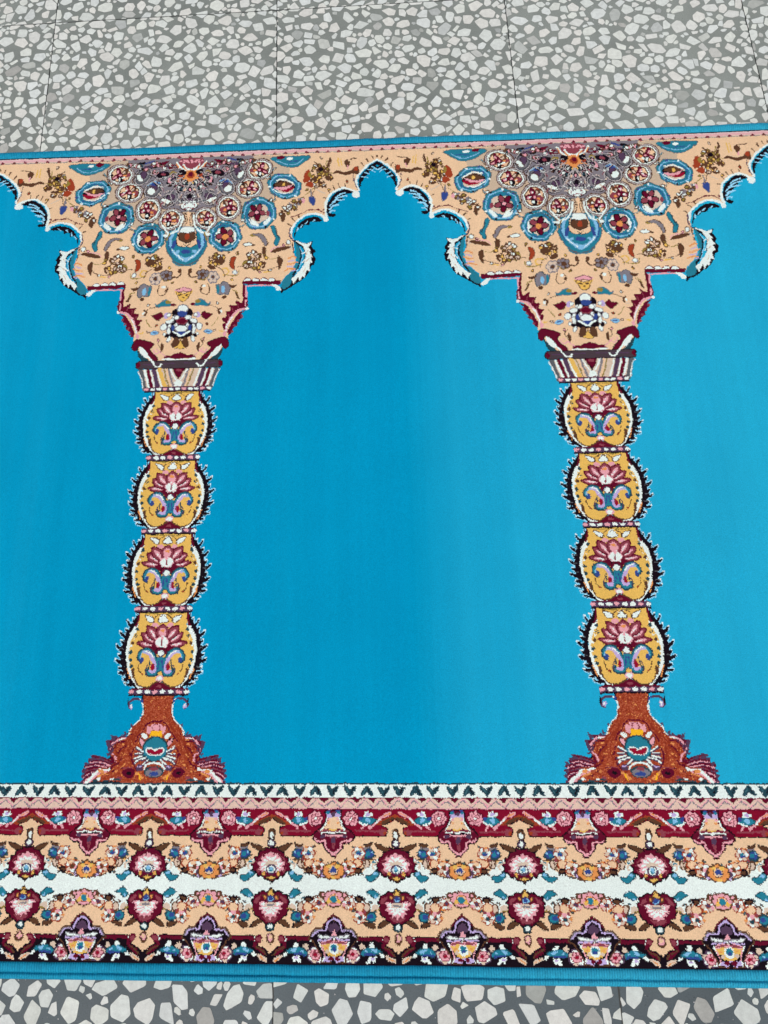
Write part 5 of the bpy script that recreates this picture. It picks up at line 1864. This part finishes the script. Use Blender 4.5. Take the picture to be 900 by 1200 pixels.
E e O 331,5840,32,0,1,29
E e O 358,5817,32,0,2,28
E e O 394,5827,32,0,1,28
E e Q 406,5860,19,0,1,17
E e W 378,5885,19,0,1,17
E e Q 340,5875,20,0,1,18
E e W 329,5840,20,0,1,17
E e Q 357,5815,20,0,1,18
E e W 396,5826,20,0,1,17
E e O 367,5850,25,0,1,23
E e G 368,5850,20,0,1,18
E e I 429,5845,17,0,1,12
E e A 301,5760,40,0,3,48
E e Q 301,5760,27,0,2,34
E e O 369,5760,53,0,3,52
E e C 369,5756,42,0,2,39
E e P 365,5807,23,0,1,17
E e K 377,5682,42,0,2,31
E e A 378,5687,27,0,1,17
E e O 440,5726,-33,0,-3,30
E e O 464,5752,-33,0,-3,30
E e O 503,5746,-33,0,-3,30
E e O 519,5712,-33,0,-3,30
E e O 495,5685,-33,0,-3,30
E e O 456,5692,-33,0,-2,30
E e Q 438,5726,-20,0,-2,18
E e W 463,5754,-20,0,-1,18
E e Q 505,5747,-20,0,-2,18
E e W 521,5712,-20,0,-2,18
E e Q 496,5683,-20,0,-1,18
E e W 454,5690,-20,0,-2,18
E e O 480,5719,-27,0,-2,24
E e V 480,5719,-20,0,-2,18
E e P 522,5732,-17,0,-2,17
E e I 451,5766,-19,0,-1,10
E e A 511,5640,-33,0,-3,30
E e P 520,5645,-14,0,-1,14
E e A 588,5698,-43,0,-4,39
E e A 625,5725,-43,0,-4,39
E e A 663,5719,-43,0,-4,39
E e A 688,5684,-43,0,-4,39
E e A 675,5646,-43,0,-4,39
E e A 625,5635,-43,-1,-4,39
E e A 625,5658,-43,0,-4,39
E e P 585,5699,-26,0,-2,24
E e P 625,5728,-27,0,-2,24
E e P 665,5721,-26,0,-2,24
E e P 692,5684,-27,0,-2,24
E e P 677,5644,-27,0,-2,24
E e P 625,5632,-27,0,-2,24
E e P 592,5656,-27,0,-2,24
E e A 625,5681,-35,0,-3,31
E e T 625,5681,-27,0,-2,24
E e O 625,5681,-50,0,-5,45
E e C 625,5680,-42,0,-4,38
E e I 625,5654,-19,0,-1,12
E e D 583,5689,-19,0,-1,12
E e T 625,5685,-33,0,-3,30
E e Y 577,5706,-23,0,-2,17
E e P 625,5624,-19,0,-1,14
E e X 401,5796,-15,0,-1,16
E e X 319,5795,-15,0,-1,15
"""
# HEARTS, ZIG from photo positions
def weave(loom,Y,SH,K):
    VT,VB,VE,D=K['VTOP'],K['VBASE'],K['VBOT'],K['D']
    U0,U1=loom.u0,loom.u0+loom.w*loom.g
    cols=[-500,0,500,1000]
    byn={}
    for s in SH: byn.setdefault(s[0],[]).append(s[1:])
    for s in byn['S']:
        for c in cols:
            for m in (0,1): shape(loom,Y,s,c,0,m)
    for s in byn['U']:
        for c in cols: shape(loom,Y,s,c,0,0)
    for c in cols:
        for k in range(4):
            for s in byn['M']:
                for m in (0,1): shape(loom,Y,s,c,k*D,m)
        for k in range(5):
            hw=[41,31.5,31.5,32,32.5][k]; v=k*D
            loom.rect(c-hw,c+hw,v-3.4,v+3.6,Y['V']); loom.rect(c-hw,c+hw,v+2.2,v+3.9,Y['K']); loom.rect(c-hw+2,c+hw-2,v-4.2,v-3.2,Y['M'])
            n=[11,8,8,8,8][k]
            for i in range(n):
                u=c-hw+2.5+(2*hw-5)*i/(n-1)
                t=np.arange(12)*math.pi/6
                loom.poly(np.column_stack([u+3.1*np.cos(t),v-.6+2.0*np.sin(t)]),Y['W' if i%3 else 'P'])
    # pink edge with small dark triangles
    loom.rect(U0,U1,VT-1,VT+1.5,Y['K']); loom.rect(U0,U1,VT+1.4,VT+7.2,Y['Q2']); loom.rect(U0,U1,VT+1.8,VT+3.6,Y['Q3'])
    loom.rect(U0,U1,VT+7.1,VT+10.2,Y['Q']); loom.rect(U0,U1,VT+9.4,VT+10.2,Y['S'])
    n=int((U1-U0)/14.4)
    for i in range(n+1):
        u=U0+i*14.4
        loom.poly(np.array([[u-3.6,VT+9.6],[u,VT+5.4],[u+3.6,VT+9.6]]),Y['MA'[i%2]]); loom.poly(np.array([[u-2,VT+10],[u,VT+7],[u+2,VT+10]]),Y['X'])
    # border
    v1,v2=VB+14.4,VB+25.5
    loom.rect(U0,U1,VB-.6,VE+5,Y['W'])
    loom.rect(U0,U1,VB-.8,VB+.9,Y['G'])
    for i,u in enumerate(K['HU']):
        up=K['HS'][i]; s=-1 if up else 1; vc=VB+7.4
        w=6.6 if K['HS'][i]!=2 else 5
        if K['HS'][i]==2: s=1
        q=np.array([[-w,-4.2],[-w*.8,-5.2],[-w*.3,-3.6],[0,-1.2],[w*.3,-3.6],[w*.8,-5.2],[w,-4.2],[w*.86,-.8],[w*.4,3.4],[.9,5.6],[-.9,5.6],[-w*.4,3.4],[-w*.86,-.8]])
        loom.poly(q*np.array([1,s])+np.array([u,vc]),Y['G'])
        loom.line(np.array([[u-w*.62,vc-3.4*s],[u-1.2,vc+1.5*s]]),.9,Y['G3']); loom.line(np.array([[u+w*.62,vc-3.4*s],[u+1,vc+2.5*s]]),.9,Y['K'])
    loom.rect(U0,U1,v1-.6,v1+.4,Y['X']); loom.rect(U0,U1,v1+.3,v2,Y['C2'])
    for i,u in enumerate(K['ZU']):
        loom.poly(np.array([[u-5.6,v1],[u,v1+5.0],[u+5.6,v1]]),Y['M'])
        z=np.array([[u-8.2,v1+1],[u,v1+8.4],[u+8.2,v1+1]])
        loom.line(z,.9,Y['P']); loom.line(z+np.array([0,1.5]),.9,Y['S'])
    loom.rect(U0,U1,v2-1.2,v2-.2,Y['P'])
    loom.rect(U0,U1,v2,v2+26,Y['M2'])
    loom.rect(U0,U1,v2-.4,v2+.8,Y['M'])
    vk=K['VLOW']
    loom.rect(U0,U1,vk,VE+5,Y['K'])
    for s in byn['E']:
        for k in range(-5,10):
            for m in (0,1): shape(loom,Y,s,k*125,0,m)
    loom.rect(U0,U1,VE-1,VE+5,Y['K'])
    # mottled rust ground
    rg=np.random.RandomState(4);r=rg.rand(*loom.a.shape);o=loom.a==Y['O']
    vq=(np.arange(loom.h)*loom.g+loom.v0)[:,None];jj=(vq>3.5*D)&(vq<VB)
    loom.a[o&jj&(r<.28)]=Y['O2'];loom.a[o&jj&(r>.80)]=Y['O3'];loom.a[o&jj&(r>.28)&(r<.31)]=Y['I']
    s_=(loom.a==Y['S'])&(np.arange(loom.h)*loom.g+loom.v0<-200)[:,None]
    # weaving is never as clean as the drawing: edges wander by about a knot
    h_,w_=loom.a.shape;n_=8
    def field(a):
        c=rg.randn(h_//n_+3,w_//n_+3);yy=np.arange(h_)/n_;xx=np.arange(w_)/n_;i=yy.astype(int);j=xx.astype(int);fy=(yy-i)[:,None];fx=(xx-j)[None,:]
        return a*((c[i][:,j]*(1-fx)+c[i][:,j+1]*fx)*(1-fy)+(c[i+1][:,j]*(1-fx)+c[i+1][:,j+1]*fx)*fy)
    dome=np.clip((-185-(np.arange(h_)*loom.g+loom.v0))/30,0,1)[:,None]
    n_=5
    amp=.42+.12*dome
    di=np.round(field(1.)*amp+rg.uniform(-.5,.5,(h_,w_))).astype(int);dj=np.round(field(1.)*amp+rg.uniform(-.5,.5,(h_,w_))).astype(int)
    I=np.clip(np.arange(h_)[:,None]+di,0,h_-1);J=np.clip(np.arange(w_)[None,:]+dj,0,w_-1)
    loom.a=loom.a[I,J]

# ---------------------------------------------------------------- the floor: terrazzo tiles with real chips
def chip_tile(seed, size, radii, gap):
    # broken stones thrown into the mould one after another, the large ones first, none overlapping
    rg = random.Random(seed); g = .85; L = Loom(0, size, 0, size, g, 0); chips = []
    def grow(p, c, k): return np.array([c+(q-c)*(1+k/max(np.hypot(*(q-c)), .1)) for q in p])
    for r0, r1, tries in radii:
        for _ in range(tries):
            c = np.array([rg.uniform(-2, size+2), rg.uniform(-2, size+2)])
            i, j = int(c[0]/g), int(c[1]/g)
            if 0 <= i < L.w and 0 <= j < L.h and L.a[j, i]: continue
            r = rg.uniform(r0, r1); n = rg.choice((4, 5, 5, 6, 6, 7)); st = rg.uniform(1, 1.55); th = rg.uniform(0, 3.1416)
            a0 = rg.uniform(0, 6.283); p = []
            for k in range(n):
                a = a0+2*math.pi*(k+rg.uniform(-.33, .33))/n; q = r*rg.uniform(.78, 1.08)
                X, Y_ = q*math.cos(a)*st**.5, q*math.sin(a)/st**.5
                p.append((c[0]+X*math.cos(th)-Y_*math.sin(th), c[1]+X*math.sin(th)+Y_*math.cos(th)))
            p = np.array(p)
            m, sl = L.mask_poly(grow(p, c, gap*rg.choice((.4, .7, 1, 1.4))))
            if m is None or not m.any() or (L.a[sl] & m).any(): continue
            L.poly(p, 1)
            out = []                                   # knock the corners off
            for k in range(n):
                A, B, C2 = p[k-1], p[k], p[(k+1) % n]; f = rg.uniform(.04, .20); h = rg.uniform(.04, .20)
                out += [tuple(B+(A-B)*f), tuple(B+(A-B)*f*.35+(C2-B)*h*.35), tuple(B+(C2-B)*h)]
            q = [(min(max(x, .5), size-.5), min(max(y, .5), size-.5)) for x, y in out]   # sawn off at the tile's edge
            ar = abs(sum(q[k-1][0]*q[k][1]-q[k][0]*q[k-1][1] for k in range(len(q))))/2
            if ar > 4: chips.append(q)
    return chips
TS = 329.98                        # tile pitch, mm
FINE = [chip_tile(10+i, TS, ((9, 12, 420), (7.6, 10, 2400), (5.6, 7.6, 3000), (3.4, 5.4, 3000)), .85) for i in range(6)]
COARSE = [chip_tile(40+i, TS, ((10.5, 14, 300), (8.5, 11.5, 1100), (6, 8.5, 1700), (3.6, 5.5, 1700)), 1.4) for i in range(4)]
ang = -0.01385; ca, sa = math.cos(ang), math.sin(ang)
OX, OY = (-219.65, -619.54)                    # a tile corner (rug mm, v down)
rg = random.Random(3)
V, F, N, MI, TONE = [], [], [], [], []
def addface(pts, z, mi, tone):
    # pts in tile-grid mm, converted to world metres
    k = len(V)
    for x, y in pts:
        u_, v_ = OX+x*ca-y*sa, OY+x*sa+y*ca
        V.append((u_/1000, -v_/1000, z))
    a = 0
    for i in range(len(pts)):
        (x0, y0), (x1, y1) = pts[i-1], pts[i]; a += x0*y1-x1*y0
    idx = list(range(k, k+len(pts)))
    if a > 0: idx.reverse()        # v points down, so flip to face up
    F.extend(idx); N.append(len(pts)); MI.append(mi); TONE.append(tone)
CEM_A, CEM_B = lin((134, 141, 134)), lin((90, 101, 104))
for i in range(-5, 7):
    for j in range(-3, 7):
        x0, y0 = i*TS, j*TS
        lower = j >= 2
        base = CEM_B if lower else CEM_A
        f = rg.uniform(.91, 1.09); tone = tuple(c*f for c in base)
        g = .85
        addface([(x0+g, y0+g), (x0+TS-g, y0+g), (x0+TS-g, y0+TS-g), (x0+g, y0+TS-g)], 0, 0, tone)
        chips = rg.choice(COARSE if lower else FINE); rot = rg.randrange(4); flip = rg.random() < .5
        for poly in chips:
            k = rg.random()
            lum = rg.gauss(.75, .025) if k < .93 else rg.uniform(.42, .62)
            lum *= .92 if lower else 1
            tint = rg.choice(((.96, 1.02, .92), (.97, 1.01, .93), (.94, 1.01, .93), (.98, 1, .91), (.94, 1.01, .95)))
            q = []
            for x, y in poly:
                if flip: x = TS-x
                for _ in range(rot): x, y = y, TS-x
                q.append((x0+x, y0+y))
            addface(q, .0002, 1, tuple(lum*c for c in tint))
        # grit: crumbs of marble in the cement
        for _ in range(260):
            x, y, q = rg.uniform(2, TS-2), rg.uniform(2, TS-2), rg.uniform(.35, .95); a = rg.uniform(0, 2)
            addface([(x0+x+q*math.cos(a+k*2.094), y0+y+q*math.sin(a+k*2.094)) for k in range(3)], .0001, 1, (rg.uniform(.3, .6),)*3)
# dark joint between the tiles, a little lower
addface([(-5*TS, -3*TS), (7*TS, -3*TS), (7*TS, 7*TS), (-5*TS, 7*TS)], -.0012, 0, lin((70, 73, 72)))
floor = mesh_obj('floor', V, N, F, [m_cem, m_chip], attr=('tone', np.array(TONE)), midx=MI, smooth=False)
floor['kind'] = 'structure'; floor['label'] = 'grey terrazzo floor tiles with pale marble chips'

# ---------------------------------------------------------------- the rug: weave the knots
G = .85                                              # knot size, mm
U0, U1, V0, V1 = -420, 840, K['VTOP']-1, K['VBOT']+.6
names = list(YARN); Y = {n: i for i, n in enumerate(names)}
SH = []
for l in DESIGN.strip().split('\n'):
    s = l.split(' '); SH.append([s[0], s[1], s[2], [int(x) for x in s[3].split(',')]]+([int(s[4])] if len(s) > 4 else []))
lm = Loom(U0, U1, V0, V1, G, Y['B']); weave(lm, Y, SH, K)
PAL = np.array([lin(YARN[n]) for n in names]); PAL[Y['B']] = (0.001, 0.314, 0.54)
ug = U0+np.arange(lm.w+1)*G; vg = V0+np.arange(lm.h+1)*G
uc, vc = ug[:-1]+G/2, vg[:-1]+G/2
rs = np.random.RandomState(7)
def soft(n, cells, rs):
    # smooth random profile of n samples with about `cells` bumps
    x = np.linspace(0, cells, n); k = rs.randn(cells+4); i = x.astype(int); f = x-i; f = f*f*(3-2*f)
    return k[i]*(1-f)+k[i+1]*f
def blue_gradient(u):
    # factor on the blue across the width, brighter towards the right
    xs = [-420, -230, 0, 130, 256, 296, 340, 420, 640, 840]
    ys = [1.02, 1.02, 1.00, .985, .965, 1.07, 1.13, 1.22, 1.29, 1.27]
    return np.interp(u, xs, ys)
knot = PAL[lm.a]                                      # (h, w, 3)
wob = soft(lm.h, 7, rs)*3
blue_grad = np.stack([blue_gradient(uc+w) for w in wob])*(1+.012*soft(lm.w, 60, rs)+.006*soft(lm.w, 300, rs))[None, :]
ext = np.clip((blue_grad-1.0)/.27, 0, 1)[..., None]
blue = lm.a == Y['B']
gain = blue_grad[..., None]-1
blue_knot = knot*(1+gain*np.array([1.0, 1.1, .62]))+ext*np.array([.015, 0, 0])
knot = np.where(blue[..., None], blue_knot, knot)
knot = knot*(1+rs.uniform(-.05, .05, lm.a.shape))[..., None]
# surface: gentle waves of the fabric, softer pile height per knot
UU, VV = np.meshgrid(ug, vg)
z = RUG_TOP*1000 + .5*np.sin(UU/95+VV/310)+.45*np.sin(VV/120-UU/260+1)+.22*np.sin(UU/41+VV/67)
z = z + rs.uniform(-.11, .11, UU.shape)
edge = np.minimum(VV-V0, V1-VV); z = z-1.6*np.exp(-np.clip(edge, 0, None)/2.2)
def drift(u, v):
    # the woven fabric is pulled a few millimetres sideways towards its far edge
    s = np.clip((-30-v)/300, 0, 1.1); s = s*s*(3-2*np.clip(s, 0, 1))
    return s*np.interp(u, [-420, -250, -150, -60, 0, 250, 350, 430, 500, 840], [-14, -13, -6, -2, 0, 0, 0, 5, 8, 8])
XX = UU+drift(UU, VV)
VERT = np.stack([XX/1000, -VV/1000, z/1000], -1).reshape(-1, 3)

# which part of the rug each knot belongs to
D = K['D']; VB = K['VBASE']; VT = K['VTOP']; VCAP = -41.08
vv = np.broadcast_to(vc[:, None], lm.a.shape); uu = np.broadcast_to(uc[None, :], lm.a.shape)
part = np.zeros(lm.a.shape, np.int16)                 # 0 field
part[vv < VT+10.4] = 1                                # upper trim
part[vv >= VB-.8] = 2                                 # border
inside = (part == 0) & ~blue
cidx = np.clip(np.round(uu/500).astype(int)+1, 0, 3)
sub = np.where(vv < VCAP, 0, np.where(vv < -4.3, 1, 0))
for k in range(5):
    sub = np.where((vv >= k*D-4.3) & (vv < k*D+4.0), 2, sub)
    sub = np.where((vv >= k*D+4.0) & (vv < (k+1)*D-4.3), 3+k, sub)
sub = np.where(vv >= 4*D+4.0, 7, sub)
part = np.where(inside, 10+cidx*10+sub, part)
vol = (part >= 10) & (sub == 7) & (vv < 4*D+32) & (np.abs(uu-(cidx-1)*500) > 19.5)
part = np.where(vol, 200+cidx*10+(uu > (cidx-1)*500), part)
for k in range(5):
    part = np.where((part % 10 == 2) & (part >= 10) & (part < 100) & (np.abs(vv-k*D) < 6), 100+cidx*10+k, part)

def largest(code):
    # stray knots beside a motif belong to the field
    J, I = np.nonzero(part == code); left = set(zip(J.tolist(), I.tolist())); best = set()
    while left:
        st = [left.pop()]; comp = set(st)
        while st:
            j, i = st.pop()
            for q in ((j+1,i),(j-1,i),(j,i+1),(j,i-1),(j+1,i+1),(j-1,i-1),(j+1,i-1),(j-1,i+1)):
                if q in left: left.remove(q); comp.add(q); st.append(q)
        if len(comp) > len(best):
            best, comp = comp, best
        for j, i in comp: part[j, i] = 0
for c in (1, 2):
    for code in [10+c*10+k for k in (1, 3, 4, 5, 6, 7)]+[100+c*10+k for k in range(5)]+[200+c*10, 201+c*10]: largest(code)
rug = bpy.data.objects.new('prayer_rug', None); COL.objects.link(rug)
rug['label'] = 'turquoise prayer rug with two woven columns, beige arches and a floral border'
rug['category'] = 'rug'
def pile(name, code, parent, label=None):
    m = part == code
    if not m.any(): return None
    j, i = np.nonzero(m); W = lm.w+1
    a = j*W+i
    q = np.stack([a+W, a+W+1, a+1, a], 1).ravel()
    ids, inv = np.unique(q, return_inverse=True)
    o = mesh_obj(name, VERT[ids], np.full(len(j), 4), inv, [m_wool], parent, ('yarn', knot[m]))
    if label: o['label'] = label
    return o
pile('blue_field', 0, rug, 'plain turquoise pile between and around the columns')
pile('trim_band', 1, rug, 'thin pink band with small dark triangles')
pile('floral_border', 2, rug, 'wide floral border with white centre and rows of red blossoms')
for c in range(4):
    b = 10+c*10
    sp = pile('arch_spandrel', b, rug, 'beige arch spandrel with a half star of blue lobes')
    if c in (1, 2):
        col = bpy.data.objects.new('column', None); COL.objects.link(col); col.parent = rug
        col.location = ((c-1)*.5, -VB/1000, RUG_TOP)
        bpy.context.view_layer.update()
        col['label'] = 'woven column of four stacked gold vases between capital and pedestal'
        for k in range(5): pile('beaded_collar', 100+c*10+k, col)
        pile('capital', b+1, col, 'striped bell capital under a dark bar')
        for k in range(4): pile('vase_medallion', b+3+k, col)
        for k in range(2): pile('volute', 200+c*10+k, col, 'small purple scroll under the lowest collar')
        pile('pedestal', b+7, col, 'rust brown pedestal with leafy corners')

# backing under the pile
def box(name, x0, x1, y0, y1, z0, z1, m, parent):
    v = [(x0,y0,z0),(x1,y0,z0),(x1,y1,z0),(x0,y1,z0),(x0,y0,z1),(x1,y0,z1),(x1,y1,z1),(x0,y1,z1)]
    f = [3,2,1,0, 4,5,6,7, 0,1,5,4, 1,2,6,5, 2,3,7,6, 3,0,4,7]
    return mesh_obj(name, v, [4]*6, f, [m], parent, smooth=False)
box('backing', (U0-.2)/1000, (U1+.2)/1000, -V1/1000, -V0/1000, .0006, .0072, m_back, rug)

def binding(name, prof, dv, label):
    # profile (v, z in mm) swept along the edge, with small unevenness of hand-guided overlocking
    us = np.arange(U0-1, U1+1.5, 2.0); n = len(us); m = len(prof)
    pv = np.array([q[0] for q in prof]); pz = np.array([q[1] for q in prof])
    w1 = soft(n, 46, rs)*.22+soft(n, 200, rs)*.10; w2 = soft(n, 30, rs)*.15+soft(n, 240, rs)*.10
    wav = .5*np.sin(us/95)+.2*np.sin(us/41)
    vs = []; 
    for i in range(n):
        x = us[i]+float(drift(np.array(us[i]), np.array(dv)))
        lift = np.clip((pz-.6)/8, 0, 1)
        for k in range(m):
            vs.append((x/1000, -(pv[k]+w1[i]*lift[k])/1000, (pz[k]+(w2[i]+wav[i])*lift[k])/1000))
    f = []; c = []
    for i in range(n-1):
        blue_f = blue_gradient(us[i])  # binding blue brightens to the right along with the field
        for k in range(m-1):
            a = i*m+k
            f += [a, a+1, a+m+1, a+m] if prof[0][0] > prof[-1][0] else [a+m, a+m+1, a+1, a]
            e = min(max((blue_f-1)/.27, 0), 1)
            c.append([(0.002, 0.275, 0.455)[0]*blue_f+e*.016, (0.002, 0.275, 0.455)[1]*blue_f, (0.002, 0.275, 0.455)[2]*(1+(blue_f-1)*.62)])
    nf = len(f)//4
    # end caps
    f += list(range(m)); f += list(range((n-1)*m+m-1, (n-1)*m-1, -1)); c += [c[0], c[-1]]
    o = mesh_obj(name, vs, [4]*nf+[m, m], f, [m_bind], rug, ('yarn', np.array(c)))
    o['label'] = label
vt, vb = V0, V1
binding('edge_binding', [(vt+.6, 3), (vt+.4, 6.6), (vt-1.0, 8.4), (vt-3.0, 9.6), (vt-6, 10.1), (vt-9, 9.6), (vt-11.4, 8.2), (vt-13, 6), (vt-13.6, 3.4), (vt-13.2, 1.2), (vt-11.8, .7)], vt, 'rounded turquoise edge binding along the beige arches')
binding('edge_binding', [(vb-.6, 3), (vb-.4, 7.2), (vb+.5, 8.6), (vb+2.4, 9.4), (vb+5.2, 9.5), (vb+7.6, 9.0), (vb+8.9, 7.6), (vb+9.6, 5.4), (vb+10.3, 6.8), (vb+11.2, 8.1), (vb+12.8, 8.0), (vb+14.6, 6.6), (vb+15.8, 4.6), (vb+16.2, 2.4), (vb+15.4, .8), (vb+13.5, .6)], vb, 'flat turquoise edge binding with a stitched groove below the floral border')
